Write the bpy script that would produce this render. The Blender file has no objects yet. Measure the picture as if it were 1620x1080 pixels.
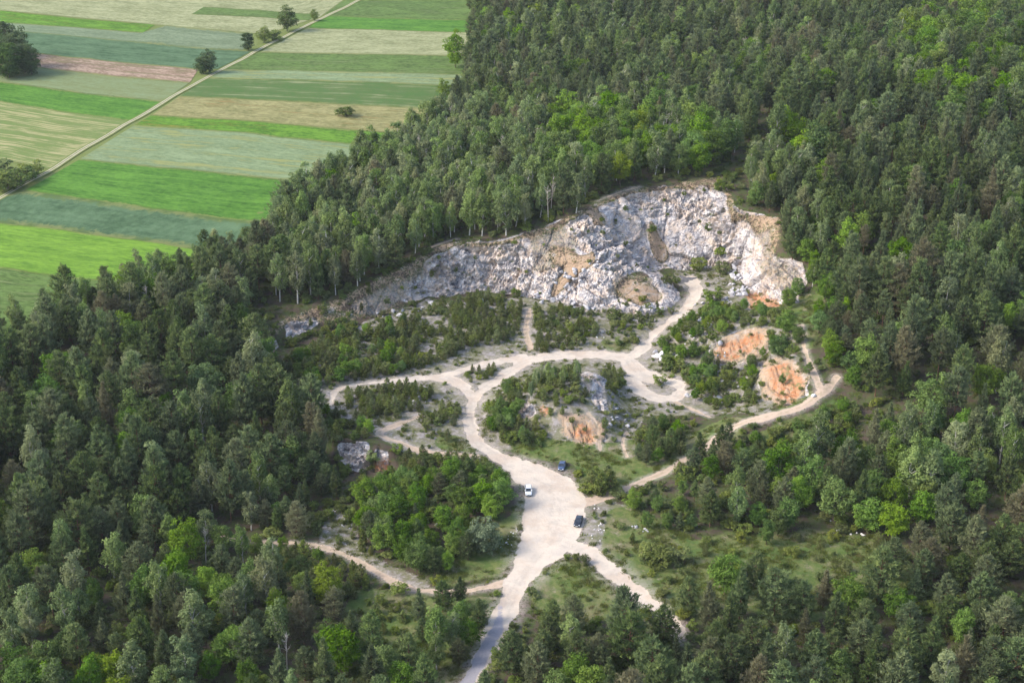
import bpy, bmesh, math, random, time
import numpy as np
from mathutils import Vector, geometry

T0 = time.time()
R = math.radians
rng = np.random.default_rng(11)
random.seed(11)
scene = bpy.context.scene
COL = scene.collection

# ------------------------------------------------------------------ camera
CAMH, TILT, FPX, W, H_ = 193.0, R(24.4), 2400.0, 1620, 1080
cam_d = bpy.data.cameras.new('camera')
cam_d.sensor_width = 36.0
cam_d.lens = 36.0 * FPX / W
cam_d.clip_start = 1.0
cam_d.clip_end = 6000.0
cam = bpy.data.objects.new('camera', cam_d)
cam.location = (0, 0, CAMH)
cam.rotation_euler = (math.pi / 2 - TILT, 0, 0)
COL.objects.link(cam)
scene.camera = cam

# ------------------------------------------------------------------ sky, sun, exposure
SUN_EL, SUN_AZ = R(38), R(-100)          # azimuth from +Y, clockwise positive: the sun stands to the left
world = bpy.data.worlds.new('World')
scene.world = world
world.use_nodes = True
wn = world.node_tree
bg = wn.nodes['Background']
sky = wn.nodes.new('ShaderNodeTexSky')
sky.sky_type = 'NISHITA'
sky.sun_disc = False
sky.sun_elevation = SUN_EL
sky.sun_rotation = SUN_AZ
sky.altitude = 300
sky.air_density = 1.0
sky.dust_density = 3.0
sky.ozone_density = 1.0
wn.links.new(sky.outputs['Color'], bg.inputs['Color'])
bg.inputs['Strength'].default_value = 0.15
sun_d = bpy.data.lights.new('sun', 'SUN')
sun_d.energy = 1.5
sun_d.angle = R(15)
sun_d.color = (1.0, 0.95, 0.88)
sun = bpy.data.objects.new('sun', sun_d)
sd = Vector((math.sin(SUN_AZ) * math.cos(SUN_EL), math.cos(SUN_AZ) * math.cos(SUN_EL), math.sin(SUN_EL)))
sun.rotation_euler = (-sd).to_track_quat('-Z', 'Y').to_euler()
sun.location = (-200, 300, 400)
COL.objects.link(sun)
scene.view_settings.view_transform = 'Standard'
scene.view_settings.look = 'None'
scene.view_settings.gamma = 1.0
scene.view_settings.exposure = 1.42
scene.view_settings.use_curve_mapping = False
cy = scene.cycles
cy.max_bounces = 6
cy.diffuse_bounces = 3
cy.glossy_bounces = 2
cy.transmission_bounces = 3
cy.transparent_max_bounces = 6
cy.use_denoising = True
scene.render.film_transparent = False

# ------------------------------------------------------------------ helpers
CT, ST = math.cos(TILT), math.sin(TILT)

def unproj(px, py, z):
    u = (px - W / 2) / FPX
    v = (H_ / 2 - py) / FPX
    dy, dz = CT + v * ST, -ST + v * CT
    s = (z - CAMH) / dz
    return u * s, dy * s

def project(x, y, z):
    dz = z - CAMH
    depth = y * CT - dz * ST
    up = y * ST + dz * CT
    return W / 2 + FPX * x / depth, H_ / 2 - FPX * up / depth, depth

def A(r, g, b, k=1.35):
    f = lambda c: ((c / 255 + 0.055) / 1.055) ** 2.4 if c > 10 else c / 255 / 12.92
    return (f(r) / k, f(g) / k, f(b) / k, 1.0)

_lat = {}
def vnoise(x, y, scale, seed=0):
    if seed not in _lat:
        _lat[seed] = np.random.default_rng(1000 + seed).random((256, 256))
    t = _lat[seed]
    x = np.asarray(x) / scale + 1000.0
    y = np.asarray(y) / scale + 1000.0
    ix, iy = np.floor(x).astype(int), np.floor(y).astype(int)
    fx, fy = x - ix, y - iy
    fx, fy = fx * fx * (3 - 2 * fx), fy * fy * (3 - 2 * fy)
    a, b = t[ix & 255, iy & 255], t[(ix + 1) & 255, iy & 255]
    c, d = t[ix & 255, (iy + 1) & 255], t[(ix + 1) & 255, (iy + 1) & 255]
    return (a * (1 - fx) + b * fx) * (1 - fy) + (c * (1 - fx) + d * fx) * fy

def fbm(x, y, scale, octv=3, seed=0):
    s, amp, tot = 0, 1.0, 0
    for k in range(octv):
        s = s + amp * vnoise(x, y, scale / 2 ** k, seed + k * 7)
        tot += amp
        amp *= 0.5
    return s / tot

def inpoly(px, py, poly):
    px, py = np.asarray(px), np.asarray(py)
    r = np.zeros(px.shape, bool)
    n = len(poly)
    for i in range(n):
        x1, y1 = poly[i]
        x2, y2 = poly[(i + 1) % n]
        if y1 == y2:
            continue
        c = ((y1 > py) != (y2 > py)) & (px < (x2 - x1) * (py - y1) / (y2 - y1) + x1)
        r ^= c
    return r

def smooth(e0, e1, x):
    t = np.clip((x - e0) / (e1 - e0), 0, 1)
    return t * t * (3 - 2 * t)

def link(o, parent=None):
    COL.objects.link(o)
    if parent is not None:
        o.parent = parent
    return o

def tag(o, label=None, cat=None, group=None, kind=None):
    if label: o['label'] = label
    if cat: o['category'] = cat
    if group: o['group'] = group
    if kind: o['kind'] = kind
    return o

def mesh_np(name, verts, faces, mats, smooth_shade=True, midx=None):
    """verts (N,3); faces (M,3) or (M,4) array, or list of faces"""
    me = bpy.data.meshes.new(name)
    faces = np.asarray(faces)
    n, k = faces.shape
    me.vertices.add(len(verts))
    me.vertices.foreach_set('co', np.asarray(verts, np.float32).ravel())
    me.loops.add(n * k)
    me.loops.foreach_set('vertex_index', faces.astype(np.int32).ravel())
    me.polygons.add(n)
    me.polygons.foreach_set('loop_start', np.arange(0, n * k, k, dtype=np.int32))
    if midx is not None:
        me.polygons.foreach_set('material_index', np.asarray(midx, np.int32))
    me.polygons.foreach_set('use_smooth', np.full(n, smooth_shade, bool))
    me.update(calc_edges=True)
    for m in (mats if isinstance(mats, (list, tuple)) else [mats]):
        me.materials.append(m)
    return me

def fattr(me, name, vals, domain='POINT'):
    a = me.attributes.new(name, 'FLOAT', domain)
    a.data.foreach_set('value', np.asarray(vals, np.float32))

# ------------------------------------------------------------------ node helper
class NT:
    def __init__(self, name):
        self.m = bpy.data.materials.new(name)
        self.m.use_nodes = True
        self.t = self.m.node_tree
        self.t.nodes.clear()
        self.out = self.t.nodes.new('ShaderNodeOutputMaterial')
    def n(self, typ, **kw):
        nd = self.t.nodes.new(typ)
        for k, v in kw.items():
            setattr(nd, k, v)
        return nd
    def set(self, sock, v):
        if isinstance(v, bpy.types.NodeSocket):
            self.t.links.new(v, sock)
        elif v is not None:
            sock.default_value = v
    def attr(self, name, typ='GEOMETRY'):
        return self.n('ShaderNodeAttribute', attribute_name=name, attribute_type=typ).outputs['Fac']
    def math(self, op, a, b=None, c=None, clamp=False):
        nd = self.n('ShaderNodeMath', operation=op, use_clamp=clamp)
        self.set(nd.inputs[0], a)
        if b is not None: self.set(nd.inputs[1], b)
        if c is not None: self.set(nd.inputs[2], c)
        return nd.outputs[0]
    def noise(self, vec, scale, detail=3, rough=0.55, out='Fac', dist=0.0):
        nd = self.n('ShaderNodeTexNoise')
        self.set(nd.inputs['Vector'], vec)
        nd.inputs['Scale'].default_value = scale
        nd.inputs['Detail'].default_value = detail
        nd.inputs['Roughness'].default_value = rough
        nd.inputs['Distortion'].default_value = dist
        return nd.outputs[out]
    def mix(self, f, a, b):
        nd = self.n('ShaderNodeMix', data_type='RGBA')
        self.set(nd.inputs[0], f)
        self.set(nd.inputs[6], a)
        self.set(nd.inputs[7], b)
        return nd.outputs[2]
    def step(self, v, e0, e1):
        nd = self.n('ShaderNodeMapRange', interpolation_type='SMOOTHSTEP')
        self.set(nd.inputs[0], v)
        nd.inputs[1].default_value = e0
        nd.inputs[2].default_value = e1
        return nd.outputs[0]
    def bump(self, h, strength, dist):
        nd = self.n('ShaderNodeBump')
        nd.inputs['Strength'].default_value = strength
        nd.inputs['Distance'].default_value = dist
        self.set(nd.inputs['Height'], h)
        return nd.outputs[0]
    def principled(self, color, rough=0.9, normal=None, spec=0.2, metal=0.0, coat=0.0):
        p = self.n('ShaderNodeBsdfPrincipled')
        self.set(p.inputs['Base Color'], color)
        self.set(p.inputs['Roughness'], rough)
        p.inputs['Specular IOR Level'].default_value = spec
        p.inputs['Metallic'].default_value = metal
        p.inputs['Coat Weight'].default_value = coat
        if normal is not None: self.set(p.inputs['Normal'], normal)
        self.t.links.new(p.outputs[0], self.out.inputs[0])
        return self.m

# ------------------------------------------------------------------ terrain: control points (photo px, height) -> TIN
ZF = 8.0
CLIFF_TOP = [(405,548,4),(450,508,5),(500,489,5.5),(545,472,7.5),(600,440,11),(650,418,13),(680,397,15),(720,384,15.5),(800,379,17),
             (850,363,19.5),(900,345,22.5),(950,320,24.5),(1000,301,25.5),(1060,293,26),(1120,287,26.5),(1150,300,26),(1160,330,24),
             (1195,340,23),(1232,346,22.5),(1228,385,19),(1234,407,16.5),(1268,420,16),(1275,450,14.5)]
CLIFF_BASE = [(410,568,1),(450,545,1),(520,517,1.2),(600,502,1.5),(680,472,2),(760,457,2),(840,470,2),(900,481,2),(955,492,2)]
BOWL_BASE = [(1042,424,4),(1075,425,3.8),(1105,424,4),(1140,418,4.5),(1165,430,4.5),(1185,450,5),(1195,468,6),(1235,476,9),(1262,475,12)]
SPUR = [(955,430,11),(985,432,9.5),(1015,440,8.5),(1045,458,5.5),(1062,478,3)]
SPURBASE = [(955,492,2),(1000,503,1.5),(1050,496,1.5),(1085,478,2.3),(1072,448,3.4),(1042,424,4.2)]
LINES = [CLIFF_TOP, CLIFF_BASE, BOWL_BASE, SPUR, SPURBASE,
    # gullied mid face right of the sand chute
    [(1030,345,18),(1045,385,10),(1052,415,5)],
    # main roads and quarry floor
    [(735,1090,-4),(770,1030,-3),(800,960,-2),(830,900,-1),(870,850,-.3),(870,780,0),(800,728,0),(755,700,0),(743,655,0),(770,612,0),(830,570,.3),(940,563,.3),(1000,568,.3),(1040,525,.8),(1075,498,1.5),(1098,465,2.7),(1092,443,3.4)],
    [(700,597,.3),(600,604,.5),(530,620,1),(520,650,1.2)],
    [(840,555,.4),(833,520,1),(838,490,1.6)], [(440,600,1),(560,560,1),(700,530,1),(780,510,1)],
    [(1060,600,.2),(1080,632,.2),(1030,640,.2)],
    # tracks on the right
    [(915,800,.2),(985,775,.5),(1045,750,1.2),(1095,722,2.2),(1160,675,4.8),(1215,657,7),(1265,643,8.5),(1300,622,9.8),(1322,600,10.6)],
    [(1300,618,10),(1285,585,11.2),(1272,550,12.3),(1268,520,13),(1268,480,14.2)],
    # orange banks
    [(1130,548,5.5),(1160,522,8.5),(1205,505,10.5),(1235,530,12)],
    [(1110,568,1.5),(1150,580,2),(1190,585,3),(1212,560,6)],
    [(1212,578,10.5),(1240,570,11.8),(1275,582,11.8),(1288,610,10.4)],
    [(1196,612,4.2),(1215,640,5),(1255,636,6.5),(1276,628,8)],
    [(1090,600,.6),(1130,620,1.2),(1170,640,2.2),(1130,652,1.5),(1170,655,4)],
    # mound
    [(768,650,0),(770,680,0),(800,708,0),(850,722,0),(900,725,.2),(950,718,.4),(988,695,.4),(1004,655,.3),(992,625,.3),(990,598,.3),(930,582,.3),(860,585,.3),(800,606,.2)],
    [(815,636,6),(845,646,6.3),(880,652,6.2),(915,656,5.6),(950,668,4)],
    [(822,664,2.6),(860,680,2.2),(900,696,1.6),(945,706,1)],
    [(835,618,7.6),(880,606,8.6),(920,600,9.2),(945,598,8.6),(955,625,6.4)],
    [(968,640,2.5),(972,610,3)],
    # outcrop on the left and ground around it
    [(520,703,2.2),(545,698,3),(575,697,3.2),(618,708,2.4)],
    [(520,728,-2),(545,742,-3),(580,748,-3.2),(622,738,-2)],
    [(600,685,1.6),(650,705,1),(700,718,.6)], [(620,650,.8),(690,680,.6)],
    [(325,835,-2.5),(400,856,-3),(480,862,-3.2),(600,907,-3),(700,935,-2.5),(790,925,-1.6)],
    [(580,820,-3),(650,830,-2.5),(720,830,-1.8),(790,840,-.8),(700,760,-.8)],
    [(900,900,-.6),(985,920,-.8),(1040,960,-1.2)],
    [(560,1000,-3.5),(650,1000,-3.4),(700,1060,-4)],
    # right foot and wood
    [(1000,830,0),(1100,860,-.2),(1250,850,0),(1400,880,0)], [(1100,700,2),(1180,710,2.5),(1330,650,7)],[(1250,760,1),(1400,760,2)],
    [(1340,560,13),(1330,480,15),(1300,420,17)], [(1450,640,9),(1600,700,6),(1500,520,16)],
    [(1620,850,1),(1620,1080,-2),(1300,1000,-1)], [(1250,300,25),(1450,300,27),(1620,300,27)],
    # back wood
    [(1180,250,28),(1060,270,27),(950,290,25.5),(870,320,22),(760,350,16),(680,370,14.5),(600,410,11)], [(800,250,17),(1000,200,24),(1300,150,31),(1600,100,36)],
    [(500,400,9),(420,480,6),(300,500,5.5),(150,560,4),(0,620,3)], [(380,600,2.5),(450,660,1.5),(300,700,1),(100,800,0),(0,950,-2)],
    # fields
    [(-300,-60,ZF),(0,-60,ZF),(300,-60,ZF),(600,-60,ZF),(748,-40,ZF),(748,60,ZF),(735,130,ZF),(690,190,ZF),(640,225,ZF),(560,270,ZF),(460,340,ZF),(350,400,ZF),(250,425,ZF),(170,455,ZF),(100,500,ZF),(0,525,ZF),(-200,545,ZF)],
    [(-300,200,ZF),(0,200,ZF),(200,200,ZF),(400,150,ZF),(600,100,ZF)], [(-300,400,ZF),(0,400,ZF),(200,320,ZF),(400,280,ZF)],
]
pts = []
for L in LINES:
    wl = [unproj(a, b, c) + (c,) for a, b, c in L]
    for (x1, y1, z1), (x2, y2, z2) in zip(wl, wl[1:]):
        d = math.hypot(x2 - x1, y2 - y1)
        k = max(1, int(d / 3.0)) if d < 60 else max(1, int(d / 15))
        for i in range(k):
            f = i / k
            pts.append((x1 + (x2 - x1) * f, y1 + (y2 - y1) * f, z1 + (z2 - z1) * f))
    pts.append(wl[-1])
X0, X1, Y0, Y1 = -700, 700, 120, 1500
pts += [(X0 - 5, Y0 - 5, -4), (X1 + 5, Y0 - 5, -4), (X1 + 5, Y1 + 5, 48), (X0 - 5, Y1 + 5, ZF), (0, Y1 + 5, 22), (0, Y0 - 5, -5), (X0 - 5, 400, 3), (X1 + 5, 400, 12), (X1 + 5, 800, 34), (X0 - 5, 700, ZF)]
# keep points at least 0.8 m apart in plan
keep, seen = [], {}
for p in pts:
    k = (round(p[0] / 1.2), round(p[1] / 1.2))
    if k not in seen:
        seen[k] = 1
        keep.append(p)
pts = keep
cdt = geometry.delaunay_2d_cdt([Vector((p[0], p[1])) for p in pts], [], [], 0, 1e-5)
cv, cf, orig = cdt[0], cdt[2], cdt[3]
cz = [pts[o[0]][2] if o else 0.0 for o in orig]
NX, NY = X1 - X0 + 1, Y1 - Y0 + 1
HM = np.zeros((NY, NX))
for f in cf:
    (ax, ay), (bx, by), (cx, cy_) = (cv[i] for i in f)
    az, bz, cz_ = (cz[i] for i in f)
    i0, i1 = max(0, math.floor(min(ax, bx, cx) - X0)), min(NX - 1, math.ceil(max(ax, bx, cx) - X0))
    j0, j1 = max(0, math.floor(min(ay, by, cy_) - Y0)), min(NY - 1, math.ceil(max(ay, by, cy_) - Y0))
    if i1 < i0 or j1 < j0: continue
    gx, gy = np.meshgrid(np.arange(i0, i1 + 1) + X0, np.arange(j0, j1 + 1) + Y0)
    den = (by - cy_) * (ax - cx) + (cx - bx) * (ay - cy_)
    if abs(den) < 1e-9: continue
    u = ((by - cy_) * (gx - cx) + (cx - bx) * (gy - cy_)) / den
    v = ((cy_ - ay) * (gx - cx) + (ax - cx) * (gy - cy_)) / den
    w = 1 - u - v
    m = (u >= -1e-6) & (v >= -1e-6) & (w >= -1e-6)
    sub = HM[j0:j1 + 1, i0:i1 + 1]
    sub[m] = (u * az + v * bz + w * cz_)[m]
def blur(a, n=1):
    for _ in range(n):
        p = np.pad(a, 1, mode='edge')
        a = (p[:-2, 1:-1] + 2 * p[1:-1, 1:-1] + p[2:, 1:-1]) / 4
        p = np.pad(a, 1, mode='edge')
        a = (p[1:-1, :-2] + 2 * p[1:-1, 1:-1] + p[1:-1, 2:]) / 4
    return a
HM = blur(HM, 3)
gx, gy = np.meshgrid(np.arange(NX) + X0, np.arange(NY) + Y0)
HM += (fbm(gx, gy, 22, 3, 3) - 0.5) * 1.1 * (1 - smooth(6, 7.6, HM) * (gx < 40) * (gy > 520) * 0.9)

def Hh(x, y):
    x = np.clip(np.asarray(x, float) - X0, 0, NX - 1.001)
    y = np.clip(np.asarray(y, float) - Y0, 0, NY - 1.001)
    i, j = x.astype(int), y.astype(int)
    fx, fy = x - i, y - j
    return (HM[j, i] * (1 - fx) + HM[j, i + 1] * fx) * (1 - fy) + (HM[j + 1, i] * (1 - fx) + HM[j + 1, i + 1] * fx) * fy

def ground_at(px, py):
    u, v = (px - W / 2) / FPX, (H_ / 2 - py) / FPX
    s = np.arange(200, 1700, 0.5)
    x, y, z = u * s, (CT + v * ST) * s, CAMH + (-ST + v * CT) * s
    k = int(np.argmax(z < Hh(x, y)))
    return float(x[k]), float(y[k])

# ------------------------------------------------------------------ ways on the ground: (px, py, width in metres)
WAYS = [
 ('gravel_road', 'pale gravel road through the quarry floor, widening where the cars stand', 'road', [(728,1098,5),(770,1030,5.5),(795,980,7),(815,930,7.5),(842,890,9),(870,850,15),(877,808,16.5),(873,772,14.5),(834,747,9.5),(790,725,6.5),(760,705,5.5),(746,682,5),(743,655,4.4),(752,632,4.8),(770,612,5.2),(800,592,5.6),(830,572,6.5),(880,562,7.5),(940,561,8),(985,567,8),(1012,555,5.5),(1040,525,4.8),(1075,498,4.8),(1095,475,4.8),(1101,455,6.5),(1090,442,8)]),
 ('gravel_track', 'pale gravel track curling round the young pine islands', 'road', [(752,630,5),(720,603,6),(690,598,6),(640,601,4),(590,606,3.6),(550,611,3.4),(530,622,3),(520,648,2.4)]),
 ('gravel_track', 'broad pale gravel band linking the two quarry tracks', 'road', [(700,596,5),(760,578,5),(825,566,6)]),
 ('gravel_track', 'pale gravel turning loop at the foot of the shrubby slope', 'road', [(990,566,8),(1015,592,9),(1050,602,6),(1074,610,5.5),(1072,628,5),(1040,630,7),(1010,614,8),(1000,600,7)]),
 ('gravel_track', 'pale gravel track forking off below the black car', 'road', [(885,858,8),(925,872,5.5),(960,898,5),(985,920,4.8),(1040,962,4.4),(1075,1000,4)]),
 ('dirt_path', 'sandy path looping over the island behind the grey outcrop', 'path', [(672,655,2),(640,668,2.6),(600,686,3.2),(640,703,3.2),(690,718,3.2),(755,722,3.4)]),
 ('dirt_track', 'sandy track climbing from the cars towards the orange banks', 'path', [(900,800,8),(945,790,5),(1000,768,3.4),(1045,750,3),(1095,722,2.8),(1160,676,4),(1210,659,4.8),(1260,646,4.2),(1300,622,3.6),(1324,598,2.4)]),
 ('dirt_path', 'narrow dirt path running up past the grassy terrace', 'path', [(1300,620,2.6),(1285,585,2.2),(1272,550,1.9),(1267,515,1.7)]),
 ('dirt_path', 'sandy path bending below the leafy thicket into the pines', 'path', [(800,922,3.4),(740,935,2.6),(690,936,2.6),(640,928,2.8),(600,907,2.8),(560,885,2.4),(520,868,2.4),(480,860,2.2),(400,857,1.6),(360,851,1.5),(322,835,1.3)]),
 ('dirt_path', 'stony path leading towards the foot of the rock face', 'path', [(838,552,3.2),(832,520,2.8),(838,488,2)]),
 ('dirt_path', 'thin path slanting out of the gravel turning loop', 'path', [(1060,632,1.4),(1090,646,1.3),(1122,660,1.2)]),
 ('dirt_path', 'tiny worn path climbing beside the rocky mound', 'path', [(992,722,1.4),(985,700,1.2),(992,685,1.1)]),
 ('dirt_path', 'worn pale path along the rim of the cliff', 'path', [(668,398,1),(695,386,1.2),(722,379,1)]),
 ('dirt_path', 'tan rim path under the bright leafy trees', 'path', [(945,318,1),(980,304,1.2),(1012,295,1.1)]),
 ('dirt_path', 'steep worn bike track down the orange face of the mound', 'path', [(930,655,.9),(945,675,.9),(949,712,.8)]),
]
WORLD_WAYS = []
for nm, lab, typ, P in WAYS:
    w = []
    for (a, b, wd) in P:
        x, y = ground_at(a, b)
        w.append((x, y, wd * ((.84 if 'forking' in lab else .66) if wd < 9 else .93)))
    # Catmull-Rom refine
    q = []
    for i in range(len(w) - 1):
        p0, p1, p2, p3 = w[max(0, i - 1)], w[i], w[i + 1], w[min(len(w) - 1, i + 2)]
        for k in range(6):
            t = k / 6
            q.append(tuple(0.5 * (2 * p1[c] + (p2[c] - p0[c]) * t + (2 * p0[c] - 5 * p1[c] + 4 * p2[c] - p3[c]) * t * t + (3 * p1[c] - p0[c] - 3 * p2[c] + p3[c]) * t ** 3) for c in range(3)))
    q.append(w[-1])
    WORLD_WAYS.append(q)

def way_dist(x, y, q, lim=14.0):
    """signed distance to the edge of a way: negative inside"""
    best = np.full(x.shape, 99.0)
    for (x1, y1, w1), (x2, y2, w2) in zip(q, q[1:]):
        m = (x > min(x1, x2) - lim) & (x < max(x1, x2) + lim) & (y > min(y1, y2) - lim) & (y < max(y1, y2) + lim)
        if not m.any(): continue
        dx, dy = x2 - x1, y2 - y1
        l2 = dx * dx + dy * dy + 1e-9
        t = np.clip(((x[m] - x1) * dx + (y[m] - y1) * dy) / l2, 0, 1)
        d = np.hypot(x[m] - x1 - t * dx, y[m] - y1 - t * dy) - 0.5 * (w1 + (w2 - w1) * t)
        best[m] = np.minimum(best[m], d)
    return best

# photo-shaped zones of the ground (traced on the photograph, tested at each point's own place)
CLIFFPOLY = [(a, b - 4) for a, b, c in CLIFF_TOP[6:]] + [(1262,478),(1235,480),(1192,470),(1180,452),(1160,432),(1140,420),(1105,428),(1060,428),(1050,440),(1075,455),(1085,475),(1050,497),(1000,500),(955,490)] + [(a, b) for a, b, c in CLIFF_BASE[:3:-1]]
ROCKS = [CLIFFPOLY, [(446,506),(500,488),(505,512),(455,538)], [(548,474),(600,440),(650,420),(690,398),(695,470),(640,480),(600,498),(565,495)], [(815,640),(835,630),(850,652),(835,664),(818,658)], [(885,648),(930,655),(955,668),(955,700),(920,704),(890,680)], [(912,582),(940,576),(965,615),(962,648),(945,648),(925,612)],
         [(534,703),(562,697),(585,700),(588,735),(575,748),(545,740),(534,722)], [(594,708),(616,710),(618,735),(600,740)], [(1195,570),(1240,566),(1285,588),(1280,625),(1240,642),(1205,632)],
         [(1115,560),(1160,518),(1215,512),(1215,555),(1180,575),(1140,572)], [(395,545),(440,535),(440,568),(405,572)]]
ORANGE = [[(1215,578),(1245,572),(1280,592),(1276,618),(1245,638),(1222,625)], [(1120,560),(1150,536),(1175,520),(1208,520),(1200,550),(1165,568)],
          [(905,660),(935,662),(948,678),(940,700),(920,695)], [(1175,470),(1195,450),(1240,470),(1225,490),(1190,490)], 
          [(600,715),(625,715),(620,745),(590,745)], [(400,545),(440,540),(436,568),(408,570)], [(845,635),(880,640),(880,660),(850,655)]]
SAND = [[(990,440),(1040,455),(1060,475),(1010,485),(975,460)], [(880,645),(935,652),(955,670),(952,706),(925,708),(890,685)], [(1195,570),(1240,566),(1285,588),(1280,625),(1240,642),(1205,632)], [(1115,560),(1160,518),(1215,512),(1215,555),(1180,575),(1140,572)], [(1020,345),(1034,345),(1045,380),(1058,412),(1050,424),(1036,410),(1022,375)], [(905,405),(935,395),(945,405),(915,445),(885,472),(872,470)], [(880,395),(905,398),(902,425),(888,420)],
        [(935,335),(955,335),(965,360),(945,362)], [(1200,345),(1228,348),(1222,360),(1200,358)], [(690,388),(720,384),(715,396),(690,400)]]
SOIL = [[(440,515),(520,480),(600,442),(660,420),(690,440),(640,495),(520,520)],[(1190,340),(1232,345),(1228,385),(1268,420),(1275,450),(1235,470),(1200,440),(1185,390)],[(830,372),(900,350),(930,380),(880,440),(830,440)],[(960,430),(1020,430),(1060,470),(1010,490),(965,480)],[(1060,292),(1170,272),(1175,300),(1130,310),(1060,305)]]
GRASS = [[(950,800),(1000,800),(1100,850),(1240,840),(1420,850),(1430,930),(1240,1000),(1180,960),(1060,980),(1010,925),(960,880)], [(850,905),(885,885),(920,888),(985,935),(1000,980),(850,985)],
         [(775,672),(850,694),(960,698),(1000,690),(1020,740),(930,760),(900,735),(830,725)], [(1000,720),(1090,690),(1160,660),(1170,690),(1090,735),(985,775),(930,790),(900,770),(930,745)],
         [(1250,470),(1300,465),(1300,540),(1280,560),(1240,520)], [(1160,690),(1260,662),(1330,625),(1345,650),(1260,700),(1160,710)], [(1230,630),(1275,625),(1295,612),(1280,640),(1230,655)],
         [(560,930),(700,945),(780,940),(770,1000),(720,1080),(560,1080),(540,980)], [(690,905),(790,830),(830,770),(840,800),(815,880),(790,915),(700,930)], [(700,690),(745,690),(750,715),(690,712)],
         [(960,545),(1010,540),(1000,555),(960,556)], [(780,945),(825,940),(800,1010),(760,1080)]]
GRAVEL = [[(440,600),(600,500),(700,475),(840,468),(960,490),(1050,495),(1090,470),(1060,425),(1140,415),(1200,470),(1260,500),(1260,560),(1215,650),(1100,660),(1010,660),(1000,700),(760,715),(640,715),(500,640)], [(960,700),(1010,690),(1020,730),(920,745),(900,735)],
          [(525,815),(548,808),(575,862),(640,905),(690,922),(680,938),(600,915),(545,882),(500,866),(500,856)], [(940,790),(1000,800),(960,880),(925,860)]]
FIELDPOLY = [(-900,-900),(752,-900),(752,60),(740,130),(700,190),(650,225),(560,268),(460,338),(350,400),(260,420),(180,450),(110,495),(0,520),(-900,560)]
ASPH = [(715,1098),(745,1055),(780,985),(790,950),(800,955),(795,1000),(770,1045),(745,1098)]

RIMLINE = [unproj(a, b, c) + (2.0,) for a, b, c in CLIFF_TOP[:20]]
def masks(x, y):
    z = Hh(x, y)
    px, py, _ = project(x, y, z)
    wob = (fbm(x, y, 9, 4, 31) - 0.5) * 44
    wob2 = (fbm(x, y, 9, 4, 47) - 0.5) * 30
    qx, qy = px + wob, py + wob2 * 0.7
    def anyp(polys, k=1.0):
        r = np.zeros(x.shape, bool)
        for p in polys: r |= inpoly(px + (qx - px) * k, py + (qy - py) * k, p)
        return r.astype(float)
    M = {}
    M['grass'] = anyp(GRASS)
    M['gravel'] = anyp(GRAVEL)
    M['orange'] = .64 * anyp(ORANGE, 1.0)
    M['sand'] = .62 * anyp(SAND, .8)
    rimd = way_dist(x, y, RIMLINE)
    M['sand'] = np.maximum(M['sand'], np.maximum(.44 * anyp(SOIL, .8), .52 * (1 - smooth(.5, 3.2, np.abs(rimd + 1)))))
    M['rock'] = anyp(ROCKS, .55)
    M['field'] = inpoly(px, py, FIELDPOLY).astype(float)
    M['asphalt'] = inpoly(px + wob * .4, py, ASPH).astype(float)
    road = np.full(x.shape, 99.0); path = np.full(x.shape, 99.0)
    ctr = np.full(x.shape, 99.0)
    wid = np.full(x.shape, -1); wb = np.full(x.shape, 99.0)
    ew = (fbm(x, y, 4, 4, 61) - 0.5) * 2.8
    for k, (nm, lab, typ, P) in enumerate(WAYS):
        d = way_dist(x, y, WORLD_WAYS[k])
        ctr = np.minimum(ctr, way_dist(x, y, [(a, b, 0) for a, b, c in WORLD_WAYS[k]], 4.0))
        amp = 1.15 if typ == 'road' else 0.6
        d = d + ew * amp
        if typ == 'road': road = np.minimum(road, d)
        else: path = np.minimum(path, d)
        b = d < wb
        wid[b & (d < 0)] = k
        wb = np.minimum(wb, d)
    M['road'] = 1 - smooth(-0.5, 0.6, road)
    M['path'] = 1 - smooth(-0.3, 0.4, path)
    M['verge'] = np.maximum(1 - smooth(0, 4.0, road), 1 - smooth(0, 1.6, path))
    ctr = ctr + (fbm(x, y, 6, 2, 15) - .5) * .8
    M['rut'] = np.exp(-((ctr - .85) / .32) ** 2)
    M['mid'] = np.exp(-(ctr / .45) ** 2)
    M['way'] = wid
    M['waydist'] = wb
    return M, z, px, py

def facets(P, scale, seed, stretch=(1, 1, 1)):
    """piecewise-planar cell displacement: broken rock blocks"""
    Q = P / scale * np.asarray(stretch)
    base = np.floor(Q).astype(np.int64)
    tab = np.random.default_rng(seed).random((65536, 7))
    best = np.full(len(Q), 1e9); sec = np.full(len(Q), 1e9)
    val = np.zeros(len(Q))
    for dx in (-1, 0, 1):
        for dy in (-1, 0, 1):
            for dz in (-1, 0, 1):
                c = base + (dx, dy, dz)
                h = (c[:, 0] * 73856093 ^ c[:, 1] * 19349663 ^ c[:, 2] * 83492791) & 0xFFFF
                t = tab[h]
                ctr = c + t[:, :3]
                d = Q - ctr
                dist = (d * d).sum(1)
                v = (t[:, 3] - 0.5) + (d * (t[:, 4:7] - 0.5)).sum(1) * 1.5
                m = dist < best
                sec = np.where(m, best, np.minimum(sec, dist))
                val = np.where(m, v, val)
                best = np.where(m, dist, best)
    crack = 1 - smooth(0.0, 0.10, np.sqrt(sec) - np.sqrt(best))
    return val - 0.35 * crack

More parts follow.
